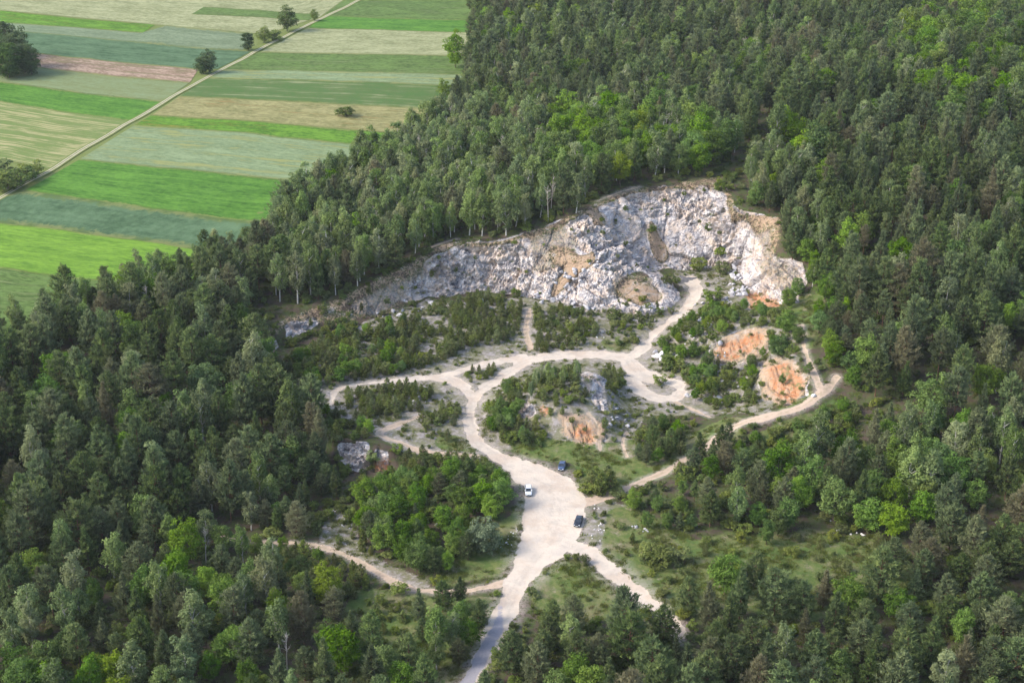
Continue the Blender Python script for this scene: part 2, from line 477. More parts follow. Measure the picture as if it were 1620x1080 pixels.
def grid(x0, x1, y0, y1, s):
    xs, ys = np.arange(x0, x1 + s * .5, s), np.arange(y0, y1 + s * .5, s)
    X, Y = np.meshgrid(xs, ys)
    nx, ny = len(xs), len(ys)
    idx = np.arange(nx * ny).reshape(ny, nx)
    F = np.stack([idx[:-1, :-1], idx[:-1, 1:], idx[1:, 1:], idx[1:, :-1]], -1).reshape(-1, 4)
    return X.ravel(), Y.ravel(), F, (ny, nx)

FINE = (-100, 136, 336, 516)
NEAR = (-150, 190, 225, 336.6)
parts = []
ATT = ['road', 'path', 'rock', 'orange', 'sand', 'grass', 'gravel', 'field', 'asphalt', 'verge', 'rut', 'mid']
for tagname, (bx, s) in {'fine': (FINE, 0.36), 'near': (NEAR, 0.7), 'coarse': ((X0, X1, Y0, Y1), 4.0)}.items():
    x, y, F, shp = grid(*bx, s)
    M, z, px, py = masks(x, y)
    vx, vy, vz = x.copy(), y.copy(), z.copy()
    if tagname == 'coarse':
        ins = np.zeros(x.shape, bool); deep = np.zeros(x.shape, bool)
        for b in (FINE, NEAR):
            ins |= (x > b[0]) & (x < b[1]) & (y > b[2]) & (y < b[3])
            deep |= (x > b[0] + 3) & (x < b[1] - 3) & (y > b[2] - (3 if b is FINE else -3)) & (y < b[3] + (3 if b is NEAR else -3)) & (x > max(FINE[0], NEAR[0]) + 3 if b is FINE else x > b[0] + 3)
        vz[ins] -= 0.5
        F = F[~deep[F].all(1)]
    for k in ('rock', 'orange', 'sand', 'grass', 'gravel', 'field', 'asphalt'):
        M[k] = blur(M[k].reshape(shp), {'orange': 14, 'sand': 14, 'grass': 10, 'gravel': 10, 'rock': 4}.get(k, 3) if s < 1 else 1).ravel()
    if tagname != 'coarse':
        vz += (fbm(x, y, 1.6, 2, 71) - 0.5) * 0.35 * (1 - np.maximum(M['road'], M['path'])) * (1 - M['rock'])
        vz -= 0.10 * np.maximum(M['road'], M['path'])
    if tagname == 'fine':
        e = 0.8
        nxn, nyn = (Hh(x - e, y) - Hh(x + e, y)) / (2 * e), (Hh(x, y - e) - Hh(x, y + e)) / (2 * e)
        nl = np.sqrt(nxn ** 2 + nyn ** 2 + 1)
        slope = np.sqrt(nxn ** 2 + nyn ** 2)
        rk = M['rock'] * smooth(0.12, 0.45, slope) * (1 - 0.85 * smooth(.3, .55, M['sand'])) * (1 - .35 * smooth(.2, .5, M['orange']))
        sel = rk > 0.02
        P3 = np.stack([x, y, z * 1.0], 1)[sel]
        # bedding planes dip towards the bowl
        wx = (fbm(P3[:, 0], P3[:, 1], 9, 2, 5) - .5) * 5
        Pb = P3 + np.stack([wx, wx * .6, wx * .4], 1)
        big = fbm(P3[:, 0], P3[:, 1], 26, 2, 77)
        mod = .35 + 1.3 * smooth(.35, .65, fbm(P3[:, 0] + P3[:, 2], P3[:, 1], 11, 2, 78))
        bed = P3[:, 2] * 1.0 + P3[:, 0] * .22 + (fbm(P3[:, 0], P3[:, 1], 14, 3, 81) - .5) * 5
        led = (np.mod(bed / 1.9, 1) - .5) * .75 + (np.mod(bed / .83 + .3, 1) - .5) * .38
        D = 3.6 * (big - .5) + 2.0 * facets(Pb, 10.5, 1, (1, 1, .55)) + mod * (led + 1.1 * facets(Pb, 4.6, 2, (1, 1, .8)) + .75 * facets(Pb, 2.1, 3, (.8, .8, 1.6)) + .40 * facets(P3, 1.0, 4, (.7, .7, 1.6)))
        D *= rk[sel]
        vx[sel] += nxn[sel] / nl[sel] * D
        vy[sel] += nyn[sel] / nl[sel] * D
        vz[sel] += D / nl[sel] * 0.8
        gul = np.abs(fbm(x * 1.0 + y * .25, y * .35, 2.6, 3, 88) - .5) * 2
        vz -= smooth(.15, .5, M['orange']) * (1 - gul) ** 3 * .9 * smooth(.15, .4, slope)
        M['rock'] = np.maximum(rk, M['rock'] * .35)
        # little scree stones relief on gravel
    cls = np.full(len(F), -1)
    if tagname != 'coarse':
        w4 = M['way'][F]
        cls = np.where((w4 >= 0).sum(1) >= 3, w4.max(1), -1)
        cls[(M['rock'][F].mean(1) > 0.3) & (cls < 0)] = 99
    parts.append((np.stack([vx, vy, vz], 1), F, cls, {k: M[k] for k in ATT}))
off = 0
V, FF, CC, AA = [], [], [], {k: [] for k in ATT}
for v, F, c, a in parts:
    V.append(v); FF.append(F + off); CC.append(c); off += len(v)
    for k in ATT: AA[k].append(a[k])
V, FF, CC = np.concatenate(V), np.concatenate(FF), np.concatenate(CC)
AA = {k: np.concatenate(v) for k, v in AA.items()}

# ---- ground material
def ground_material():
    n = NT('ground_earth')
    co = n.n('ShaderNodeNewGeometry').outputs['Position']
    nz_b = n.noise(co, 0.12, 4, .6)
    nz_m = n.noise(co, 0.7, 4, .65)
    nz_f = n.noise(co, 1.7, 3, .65)
    nz_c = n.noise(co, 0.3, 5, .7)
    def m(name, k=0.55):
        v = n.math('ADD', n.attr(name), n.math('MULTIPLY', n.math('SUBTRACT', n.mix(.5, n.mix(.5, nz_m, nz_c), nz_f), .5), k))
        return n.step(v, .38, .62)
    forest = n.mix(n.step(nz_c, .38, .6), (.075, .056, .042, 1), (.058, .078, .024, 1))
    forest = n.mix(n.step(nz_f, .5, .75), forest, (.085, .065, .045, 1))
    nz_g = n.noise(co, .10, 5, .7)
    grass = n.mix(n.step(nz_m, .35, .65), (.078, .112, .030, 1), (.130, .145, .050, 1))
    grass = n.mix(n.math('MULTIPLY', n.step(nz_g, .50, .64), .7), grass, (.175, .150, .088, 1))
    grass = n.mix(n.math('MULTIPLY', n.step(nz_c, .56, .70), .8), grass, (.27, .215, .165, 1))
    grass = n.mix(n.math('MULTIPLY', n.step(nz_g, .48, .38), .7), grass, (.068, .115, .028, 1))
    grass = n.mix(n.math('MULTIPLY', n.step(nz_f, .5, .7), .5), grass, (.055, .075, .02, 1))
    gravel = n.mix(n.step(nz_m, .38, .64), (.165, .15, .115, 1), (.285, .255, .24, 1))
    gravel = n.mix(n.math('MULTIPLY', n.step(nz_f, .58, .72), .7), gravel, (.42, .39, .375, 1))
    gravel = n.mix(n.math('MULTIPLY', n.step(nz_c, .43, .58), .75), gravel, (.125, .128, .055, 1))
    field = n.mix(nz_m, (.10, .15, .03, 1), (.16, .17, .06, 1))
    road = n.mix(n.step(nz_c, .35, .7), (.53, .45, .36, 1), (.45, .39, .325, 1))
    road = n.mix(n.math('MULTIPLY', n.step(nz_b, .45, .62), .6), road, (.43, .335, .255, 1))
    road = n.mix(n.math('MULTIPLY', n.step(nz_m, .52, .70), .5), road, (.46, .40, .345, 1))
    road = n.mix(n.math('MULTIPLY', n.step(nz_f, .55, .75), .22), road, (.42, .38, .34, 1))
    path = n.mix(nz_m, (.46, .35, .26, 1), (.39, .30, .23, 1))
    path = n.mix(n.math('MULTIPLY', n.step(nz_f, .55, .72), .5), path, (.33, .27, .2, 1))
    path = n.mix(n.math('MULTIPLY', n.attr('mid'), n.math('MULTIPLY', n.step(nz_m, .42, .58), .55)), path, (.24, .21, .12, 1))
    road = n.mix(n.math('MULTIPLY', n.attr('rut'), n.math('MULTIPLY', n.step(nz_c, .35, .6), .45)), road, (.34, .29, .245, 1))
    road = n.mix(n.math('MULTIPLY', n.attr('mid'), n.math('MULTIPLY', n.step(nz_c, .45, .6), .35)), road, (.36, .33, .27, 1))
    # rock: pale limestone, grey violet weathering, ochre stains
    vor = n.n('ShaderNodeTexVoronoi', feature='F1')
    n.set(vor.inputs['Vector'], co); vor.inputs['Scale'].default_value = .55
    mpz = n.n('ShaderNodeMapping'); n.set(mpz.inputs[0], co); mpz.inputs['Scale'].default_value = (.5, .5, 1.6); mpz.inputs['Rotation'].default_value = (.3, .35, 0)
    stra = n.noise(mpz.outputs[0], .55, 5, .65, dist=.6)
    rk = n.mix(n.step(stra, .36, .62), (.29, .265, .265, 1), (.56, .515, .485, 1))
    vcol = n.n('ShaderNodeSeparateColor'); n.set(vcol.inputs[0], vor.outputs['Color'])
    rk = n.mix(n.math('MULTIPLY', n.step(vcol.outputs[0], .5, 1.), .5), rk, (.66, .61, .56, 1))
    rk = n.mix(n.math('MULTIPLY', n.step(vcol.outputs[1], .6, .95), .5), rk, (.26, .245, .255, 1))
    rk = n.mix(n.math('MULTIPLY', n.step(stra, .47, .36), .75), rk, (.13, .125, .135, 1))
    rk = n.mix(n.math('MULTIPLY', n.step(nz_f, .46, .36), .6), rk, (.15, .145, .155, 1))
    vc = n.n('ShaderNodeTexVoronoi', feature='DISTANCE_TO_EDGE')
    n.set(vc.inputs['Vector'], n.mix(.12, mpz.outputs[0], n.noise(co, .8, 3, .6, 'Color'))); vc.inputs['Scale'].default_value = 1.5
    rk = n.mix(n.math('MULTIPLY', n.step(vc.outputs['Distance'], .07, .0), n.math('MULTIPLY', n.step(nz_b, .35, .55), .8)), rk, (.075, .07, .075, 1))
    rk = n.mix(n.math('MULTIPLY', n.step(nz_c, .47, .62), .75), rk, (.46, .365, .285, 1))
    rk = n.mix(n.math('MULTIPLY', n.step(n.noise(co, .09, 5, .7), .52, .66), .75), rk, (.56, .45, .36, 1))
    rk = n.mix(n.math('MULTIPLY', n.step(n.noise(co, .21, 5, .75), .60, .72), .75), rk, (.125, .12, .065, 1))
    orange = n.mix(n.step(nz_m, .36, .60), (.33, .125, .05, 1), (.36, .205, .115, 1))
    orange = n.mix(n.math('MULTIPLY', n.step(nz_f, .56, .72), .6), orange, (.30, .17, .10, 1))
    orange = n.mix(n.math('MULTIPLY', n.step(nz_c, .50, .64), .65), orange, (.34, .26, .20, 1))
    orange = n.mix(n.math('MULTIPLY', n.step(n.noise(co, .25, 5, .75), .53, .63), .85), orange, (.12, .125, .05, 1))
    sand = n.mix(nz_m, (.38, .255, .16, 1), (.32, .235, .165, 1))
    sand = n.mix(n.math('MULTIPLY', n.step(nz_c, .52, .68), .7), sand, (.37, .34, .315, 1))
    sand = n.mix(n.math('MULTIPLY', n.step(nz_f, .56, .68), .55), sand, (.15, .14, .075, 1))
    c = forest
    c = n.mix(m('field', .2), c, field)
    c = n.mix(m('gravel', .9), c, gravel)
    c = n.mix(m('grass', .9), c, grass)
    vg = n.math('MULTIPLY', n.attr('verge'), n.step(nz_f, .30, .55))
    c = n.mix(n.math('MULTIPLY', vg, .55), c, (.38, .325, .28, 1))
    c = n.mix(m('rock', .3), c, rk)
    c = n.mix(m('sand', 1.7), c, sand)
    c = n.mix(m('orange', 1.5), c, orange)
    c = n.mix(m('path', .9), c, path)
    c = n.mix(m('road', .8), c, road)
    asp = n.mix(nz_f, (.24, .23, .25, 1), (.34, .32, .33, 1))
    c = n.mix(n.math('MULTIPLY', m('asphalt', .9), m('road', .5)), c, asp)
    h = n.math('ADD', n.math('MULTIPLY', nz_m, .6), n.math('MULTIPLY', nz_f, .5))
    return n.principled(c, .95, n.bump(h, .7, .35), .1)
GM = ground_material()

def terrain_object(name, sel, flat=False, label=None, kind='structure'):
    F = FF[sel]
    used = np.unique(F)
    remap = np.full(len(V), -1); remap[used] = np.arange(len(used))
    me = mesh_np(name, V[used], remap[F], GM, not flat)
    for k in ATT: fattr(me, k, AA[k][used])
    o = link(bpy.data.objects.new(name, me))
    tag(o, label, None, None, kind)
    return o
terrain_object('ground', CC == -1, label='ground of the wood, clearings and quarry floor')
terrain_object('quarry_cliff', CC == 99, True, 'pale fractured limestone quarry face with ochre stains')
for k, (nm, lab, typ, P) in enumerate(WAYS):
    if (CC == k).any(): terrain_object(nm, CC == k, label=lab)
print('terrain', time.time() - T0)

# ------------------------------------------------------------------ fields
def field_material(name, c1, c2, streak=.5, mott=.5, c3=None, rows=1.0, c3lim=(.55, .7), fine=1.0):
    n = NT(name)
    def mute(c):
        l = .3 * c[0] + .6 * c[1] + .1 * c[2]
        return tuple((v * .88 + l * .12) * k for v, k in zip(c[:3], (.80, .79, .62))) + (1,)
    c1, c2 = mute(c1), mute(c2)
    c3 = mute(c3) if c3 else None
    uv = n.n('ShaderNodeUVMap').outputs[0]
    mp = n.n('ShaderNodeMapping'); n.set(mp.inputs[0], uv)
    mp.inputs['Scale'].default_value = (.012, .35 * rows, 1)
    st = n.noise(mp.outputs[0], 1.0, 4, .65)
    mp2 = n.n('ShaderNodeMapping'); n.set(mp2.inputs[0], uv)
    mp2.inputs['Scale'].default_value = (.06, .12, 1)
    mo = n.noise(mp2.outputs[0], 1.0, 5, .65)
    mp3 = n.n('ShaderNodeMapping'); n.set(mp3.inputs[0], uv)
    mp3.inputs['Scale'].default_value = (.35, .7, 1)
    fi = n.noise(mp3.outputs[0], 1.0, 3, .7)
    f = n.math('ADD', n.math('MULTIPLY', n.math('SUBTRACT', st, .5), streak * 2.8), n.math('MULTIPLY', n.math('SUBTRACT', mo, .5), mott * 4.0))
    f = n.math('ADD', f, n.math('MULTIPLY', n.math('SUBTRACT', fi, .5), 1.9 * fine))
    f = n.math('ADD', f, .5, clamp=True)
    dk = tuple(v * .76 for v in c2[:3]) + (1,)
    lt = tuple(v * 1.10 for v in c1[:3]) + (1,)
    c = n.mix(f, lt, dk)
    if c3:
        g = n.math('ADD', n.math('MULTIPLY', st, .6), n.math('MULTIPLY', mo, .4))
        c = n.mix(n.math('MULTIPLY', n.step(g, c3lim[0] - .035, c3lim[1] - .04), .85), c, c3)
    ed = n.math('ADD', n.attr('edge'), n.math('MULTIPLY', n.math('SUBTRACT', fi, .5), 5.0))
    c = n.mix(n.math('MULTIPLY', n.step(ed, 1.7, .5), .7), c, n.mix(n.step(mo, .45, .55), (.075, .105, .024, 1), (.17, .18, .06, 1)))
    return n.principled(c, .95, n.bump(fi, .5, .3), .05)

def resample(P, n):
    P = np.asarray(P, float)
    d = np.concatenate([[0], np.cumsum(np.hypot(*(P[1:] - P[:-1]).T))])
    t = np.linspace(0, d[-1], n)
    return np.stack([np.interp(t, d, P[:, 0]), np.interp(t, d, P[:, 1])], 1)

def field(name, label, top, bot, mat, lift=.10, nu=60, nv=10):
    t = resample([unproj(a, b, ZF) for a, b in top], nu)
    b = resample([unproj(a, b_, ZF) for a, b_ in bot], nu)
    f = np.linspace(0, 1, nv)[:, None, None]
    G = b[None] * (1 - f) + t[None] * f
    G = G.reshape(-1, 2)
    G[:, 1] += (fbm(G[:, 0], G[:, 1], 14, 2, 91) - .5) * 2.2
    z = Hh(G[:, 0], G[:, 1]) + lift
    idx = np.arange(nu * nv).reshape(nv, nu)
    F = np.stack([idx[:-1, :-1], idx[:-1, 1:], idx[1:, 1:], idx[1:, :-1]], -1).reshape(-1, 4)
    me = mesh_np(name, np.column_stack([G, z]), F, mat)
    L = np.hypot(*(b[-1] - b[0])); Wd = np.hypot(*(b[0] - t[0]))
    uu, vv = np.meshgrid(np.linspace(0, L, nu), np.linspace(0, Wd, nv))
    fattr(me, 'edge', np.minimum(vv, Wd - vv).ravel())
    uvs = np.stack([uu.ravel(), vv.ravel()], 1) + 37.0 * (len(bpy.data.objects) % 17)
    ul = me.uv_layers.new(name='UVMap')
    ul.data.foreach_set('uv', uvs[F.ravel()].astype(np.float32).ravel())
    o = link(bpy.data.objects.new(name, me))
    return tag(o, label, None, None, 'structure')

FM = {
 'bright': field_material('bright_crop', A(104,158,56), A(76,132,48), .6, .45),
 'lime': field_material('lime_crop', A(132,178,50), A(104,156,50), .5, .5),
 'teal': field_material('teal_rye', A(106,138,110), A(84,120,90), .4, .6),
 'wheat': field_material('pale_wheat', A(150,170,136), A(124,152,116), .5, .5, A(168,172,112), 1.0, (.54, .64)),
 'beige': field_material('beige_hay', A(178,182,148), A(158,166,124), .3, .7, fine=1.6),
 'tan': field_material('tan_fallow', A(172,166,122), A(146,148,98), .3, .7, A(176,140,92), 1.0, (.57, .68), fine=1.6),
 'mead': field_material('green_meadow', A(112,142,78), A(92,122,62), .3, .8, A(150,162,118), 1.0, (.56, .7), fine=2.0),
 'rough': field_material('rough_meadow', A(86,122,66), A(116,142,88), .3, .8, A(158,168,130), 1.0, (.55, .68), fine=2.4),
 'weedy': field_material('weedy_strip', A(112,160,44), A(88,140,42), .4, .9, A(164,150,70), 1.0, (.58, .7), fine=1.8),
 'grey': field_material('grey_rye', A(140,158,136), A(124,146,118), .5, .4),
 'pink': field_material('bare_pink_soil', A(188,162,154), A(164,134,122), .6, .7, A(140,136,104), 1.0, (.52, .66), fine=2.0),
 'striped': field_material('striped_stubble', A(122,148,84), A(140,156,96), .7, .2, A(200,190,150), 1.4, (.535, .60)),
 'olive': field_material('olive_rye', A(136,156,122), A(150,162,112), .5, .5),
}
field('hay_field', 'pale beige hay field at the far end of the track', [(-420,-70),(640,-70)], [(-420,10),(0,17),(245,40),(420,55),(505,28)], FM['beige'])
field('grass_strip', 'short green strip inside the beige hay field', [(322,12),(400,16),(505,24)], [(303,23),(400,28),(488,33)], FM['mead'], .16)
field('grass_strip', 'long green strip under the beige hay field', [(-420,8),(0,17),(120,30),(246,40)], [(-420,24),(0,36),(110,43),(225,53)], FM['weedy'], .16)
field('rye_field', 'grey green rye field above the teal one', [(-420,24),(0,36),(110,43),(225,53),(262,41),(400,54)], [(-420,36),(20,49),(200,66),(330,79),(384,80)], FM['grey'], .13)
field('rye_field', 'teal rye field above the pink bare soil', [(-420,36),(20,49),(200,66),(330,79),(398,82)], [(-420,66),(60,85),(180,98),(312,110),(344,110)], FM['teal'], .16)
field('bare_field', 'pink strip of bare soil by the lone dark tree', [(-420,66),(60,85),(180,98),(314,110)], [(-420,80),(60,107),(180,122),(300,132)], FM['pink'], .13)
field('rye_field', 'olive grey rye strip under the pink soil', [(-420,80),(60,107),(180,122),(300,132)], [(-420,98),(0,130),(150,150),(254,161)], FM['olive'], .16)
field('crop_field', 'bright green strip above the striped stubble field', [(-420,98),(0,130),(150,150),(254,161)], [(-420,120),(0,161),(100,178),(206,191)], FM['bright'], .13)
field('stubble_field', 'green field streaked with pale stubble rows', [(-420,120),(0,161),(100,178),(206,191)], [(-420,230),(0,252),(76,268),(86,262)], FM['striped'], .16)
field('meadow_strip', 'mottled green meadow at the far end of the wood edge', [(640,-70),(1000,-70)], [(512,25),(600,29),(780,34)], FM['mead'], .10)
field('crop_field', 'vivid green strip between two pale fields', [(512,25),(600,29),(780,34)], [(488,45),(600,48),(770,53)], FM['bright'], .13)
field('hay_field', 'pale beige hay strip reaching the dark wood', [(488,45),(600,48),(770,53)], [(412,83),(560,86),(770,90)], FM['beige'], .16)
field('meadow_strip', 'textured green meadow strip ending in yellow grass', [(412,83),(560,86),(770,90)], [(352,111),(520,113),(770,119)], FM['mead'], .13)
field('wheat_field', 'thin pale blue green wheat strip', [(352,111),(520,113),(770,119)], [(330,124),(500,128),(760,137)], FM['wheat'], .16)
field('meadow_strip', 'dark green meadow strip flecked with white', [(330,124),(500,128),(760,137)], [(284,153),(450,160),(720,175)], FM['rough'], .13)
field('fallow_field', 'tan fallow field with one round bush', [(284,153),(450,160),(720,175)], [(240,183),(400,193),(660,214)], FM['tan'], .16)
field('weedy_strip', 'yellow green weedy strip beside the tan fallow', [(240,183),(400,193),(660,214)], [(212,199),(380,210),(640,238)], FM['weedy'], .13)
field('wheat_field', 'broad pale blue green wheat field', [(212,199),(380,210),(640,238)], [(126,253),(300,270),(560,296)], FM['wheat'], .16)
field('crop_field', 'broad bright green crop field with mown rows', [(126,253),(300,270),(560,296)], [(38,303),(205,325),(330,343),(500,362)], FM['bright'], .13)
field('rye_field', 'dark teal rye field against the pine wood', [(-420,345),(0,311),(38,303),(205,325),(330,343),(500,362)], [(-420,330),(0,352),(100,365),(205,380),(420,410)], FM['teal'], .16)
field('crop_field', 'lime green field at the corner of the pine wood', [(-420,330),(0,352),(100,365),(205,380),(420,410)], [(-420,400),(0,425),(100,437),(300,455)], FM['lime'], .13)
field('meadow_strip', 'rough brownish meadow tucked into the wood corner', [(-420,400),(0,425),(100,437),(300,455)], [(-420,520),(0,540),(150,520),(240,500)], FM['mead'], .16)

# field track: two pale wheel ruts with a grassy crown
def track_material():
    n = NT('farm_track')
    uv = n.n('ShaderNodeUVMap').outputs[0]
    sp = n.n('ShaderNodeSeparateXYZ'); n.set(sp.inputs[0], uv)
    co = n.n('ShaderNodeNewGeometry').outputs['Position']
    nz = n.noise(co, .35, 4, .7)
    nzf = n.noise(co, 1.4, 3, .7)
    d = n.math('ABSOLUTE', n.math('SUBTRACT', n.math('ABSOLUTE', n.math('SUBTRACT', sp.outputs[1], .5)), .17))
    d = n.math('ADD', d, n.math('MULTIPLY', n.math('SUBTRACT', nz, .5), .14))
    rut = n.step(d, .12, .05)
    g = n.mix(nzf, (.10, .14, .03, 1), (.17, .19, .06, 1))
    return n.principled(n.mix(rut, g, n.mix(nz, (.42, .37, .28, 1), (.34, .30, .22, 1))), .95, None, .1)
TR = [(-420,560),(-150,395),(0,315),(85,265),(140,233),(190,204),(240,174),(270,154),(330,123),(400,84),(490,39),(560,5),(640,-32),(760,-90)]
c = resample([unproj(a, b, ZF) for a, b in TR], 220)
dv = np.gradient(c, axis=0); dv /= np.hypot(*dv.T)[:, None]
nn = np.stack([-dv[:, 1], dv[:, 0]], 1)
c = c + nn * ((fbm(c[:, 0], c[:, 1], 30, 2, 17) - .5) * 2.5)[:, None]
hw = 1.7
rows = [c + nn * (hw * (2 * k / 8 - 1)) for k in range(9)]
G = np.concatenate(rows)
idx = np.arange(220 * 9).reshape(9, 220)
F = np.stack([idx[:-1, :-1], idx[:-1, 1:], idx[1:, 1:], idx[1:, :-1]], -1).reshape(-1, 4)[:, ::-1]
me = mesh_np('farm_track', np.column_stack([G, Hh(G[:, 0], G[:, 1]) + .24]), F, track_material())
uu, vv = np.meshgrid(np.arange(220.), np.linspace(0, 1, 9))
uvs = np.stack([uu.ravel(), vv.ravel()], 1)
me.uv_layers.new(name='UVMap').data.foreach_set('uv', uvs[F.ravel()].astype(np.float32).ravel())
tag(link(bpy.data.objects.new('farm_track', me)), 'pale two rut farm track running straight between the field strips', None, None, 'structure')
print('fields', time.time() - T0)

# ------------------------------------------------------------------ trees
def leaf_material(name, c_dark, c_light, c_alt, transl=.3, alt=.12, sat_var=.06):
    n = NT(name)
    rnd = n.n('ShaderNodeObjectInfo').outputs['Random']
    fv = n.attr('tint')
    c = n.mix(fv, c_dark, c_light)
    r2 = n.math('FRACT', n.math('MULTIPLY', rnd, 7.31))
    c = n.mix(n.math('MULTIPLY', n.step(rnd, 1 - alt * 2.2, 1.0), .8), c, c_alt)
    hs = n.n('ShaderNodeHueSaturation')
    n.set(hs.inputs['Color'], c)
    n.set(hs.inputs['Hue'], n.math('ADD', .492 - sat_var * .2, n.math('MULTIPLY', r2, sat_var * .36)))
    n.set(hs.inputs['Saturation'], n.math('ADD', .90, n.math('MULTIPLY', n.math('FRACT', n.math('MULTIPLY', rnd, 3.77)), .32)))
    n.set(hs.inputs['Value'], n.math('ADD', .72, n.math('MULTIPLY', n.math('FRACT', n.math('MULTIPLY', rnd, 13.7)), .56)))
    d = n.n('ShaderNodeBsdfDiffuse'); n.set(d.inputs[0], hs.outputs[0])
    t = n.n('ShaderNodeBsdfTranslucent'); n.set(t.inputs[0], hs.outputs[0])
    mx = n.n('ShaderNodeMixShader'); mx.inputs[0].default_value = transl
    n.t.links.new(d.outputs[0], mx.inputs[1]); n.t.links.new(t.outputs[0], mx.inputs[2])
    n.t.links.new(mx.outputs[0], n.out.inputs[0])
    return n.m
def bark_material(name, c1, c2, sc=2.0):
    n = NT(name)
    co = n.n('ShaderNodeTexCoord').outputs['Object']
    mp = n.n('ShaderNodeMapping'); n.set(mp.inputs[0], co); mp.inputs['Scale'].default_value = (1, 1, 3)
    nz = n.noise(mp.outputs[0], sc, 3, .6)
    return n.principled(n.mix(n.step(nz, .42, .6), c1, c2), .9, None, .1)
LM = {
 'pine': leaf_material('pine_needles', (.048, .080, .046, 1), (.205, .262, .105, 1), (.200, .185, .115, 1), .42, .10),  # span widened so the colour carries lit tips besides paler new growth
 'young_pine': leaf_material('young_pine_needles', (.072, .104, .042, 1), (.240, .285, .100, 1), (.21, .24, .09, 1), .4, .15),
 'birch': leaf_material('birch_leaves', (.100, .152, .058, 1), (.235, .310, .125, 1), (.25, .27, .15, 1), .4, .15),
 'leafy': leaf_material('fresh_leaves', (.066, .128, .032, 1), (.175, .270, .072, 1), (.20, .29, .055, 1), .4, .2, .08),
 'bush': leaf_material('bush_leaves', (.078, .115, .038, 1), (.200, .250, .085, 1), (.21, .26, .07, 1), .38, .2, .09),
 'lime': leaf_material('lime_leaves', (.080, .158, .030, 1), (.185, .298, .062, 1), (.19, .295, .06, 1), .42, .1, .05),
 'dark': leaf_material('dark_leaves', (.050, .092, .036, 1), (.130, .185, .075, 1), (.12, .17, .07, 1), .3, .1, .05),
 'willow': leaf_material('silver_willow_leaves', (.13, .18, .095, 1), (.26, .33, .19, 1), (.24, .30, .18, 1), .3, .1),
}
BK = {'pine': bark_material('pine_bark', (.16, .085, .05, 1), (.09, .065, .05, 1)), 'birch': bark_material('birch_bark', (.55, .52, .47, 1), (.34, .32, .28, 1)),
      'leafy': bark_material('grey_bark', (.11, .09, .065, 1), (.07, .06, .045, 1)), 'dead': bark_material('bleached_wood', (.46, .42, .36, 1), (.33, .29, .25, 1))}

def unit(a):
    return a / (np.linalg.norm(a, axis=-1, keepdims=True) + 1e-9)

class Tub:
    def __init__(self): self.v, self.f, self.n = [], [], 0
    def tube(self, P, r, k=5):
        P = np.asarray(P, float); m = len(P)
        d = unit(np.gradient(P, axis=0))
        up = np.where(np.abs(d[:, 2:3]) > .9, [[1., 0, 0]], [[0., 0, 1]])
        s = unit(np.cross(d, up)); t = np.cross(d, s)
        a = np.linspace(0, 2 * np.pi, k, endpoint=False)
        ring = P[:, None] + np.asarray(r)[:, None, None] * (np.cos(a)[None, :, None] * s[:, None] + np.sin(a)[None, :, None] * t[:, None])
        idx = self.n + np.arange(m * k).reshape(m, k)
        nx = np.roll(idx, -1, 1)
        self.f.append(np.stack([idx[:-1], nx[:-1], nx[1:], idx[1:]], -1).reshape(-1, 4))
        self.v.append(ring.reshape(-1, 3)); self.n += m * k
    def get(self): return np.concatenate(self.v), np.concatenate(self.f)

def blades(c, d, ln, wd, g, nrm):
    """thin needle sprays: one triangle each"""
    s = unit(np.cross(d, nrm + g.normal(size=d.shape) * .45))
    a, b, e = c - s * wd[:, None] / 2, c + s * wd[:, None] / 2, c + d * ln[:, None]
    v = np.stack([a, b, e], 1).reshape(-1, 3)
    return v, np.arange(len(v)).reshape(-1, 3)
def leaves(c, nrm, sz, g):
    """small leaf sprays: one bent-free diamond each, split in two triangles"""
    t = unit(np.cross(nrm, unit(g.normal(size=nrm.shape))))
    b = np.cross(nrm, t)
    sx, sy = sz[:, None] * .62, sz[:, None] * .42
    q = np.stack([c - t * sx, c - b * sy, c + t * sx, c + b * sy], 1).reshape(-1, 3)
    i = np.arange(len(c))[:, None] * 4
    return q, np.concatenate([i + [0, 1, 2], i + [0, 2, 3]], 1).reshape(-1, 3)

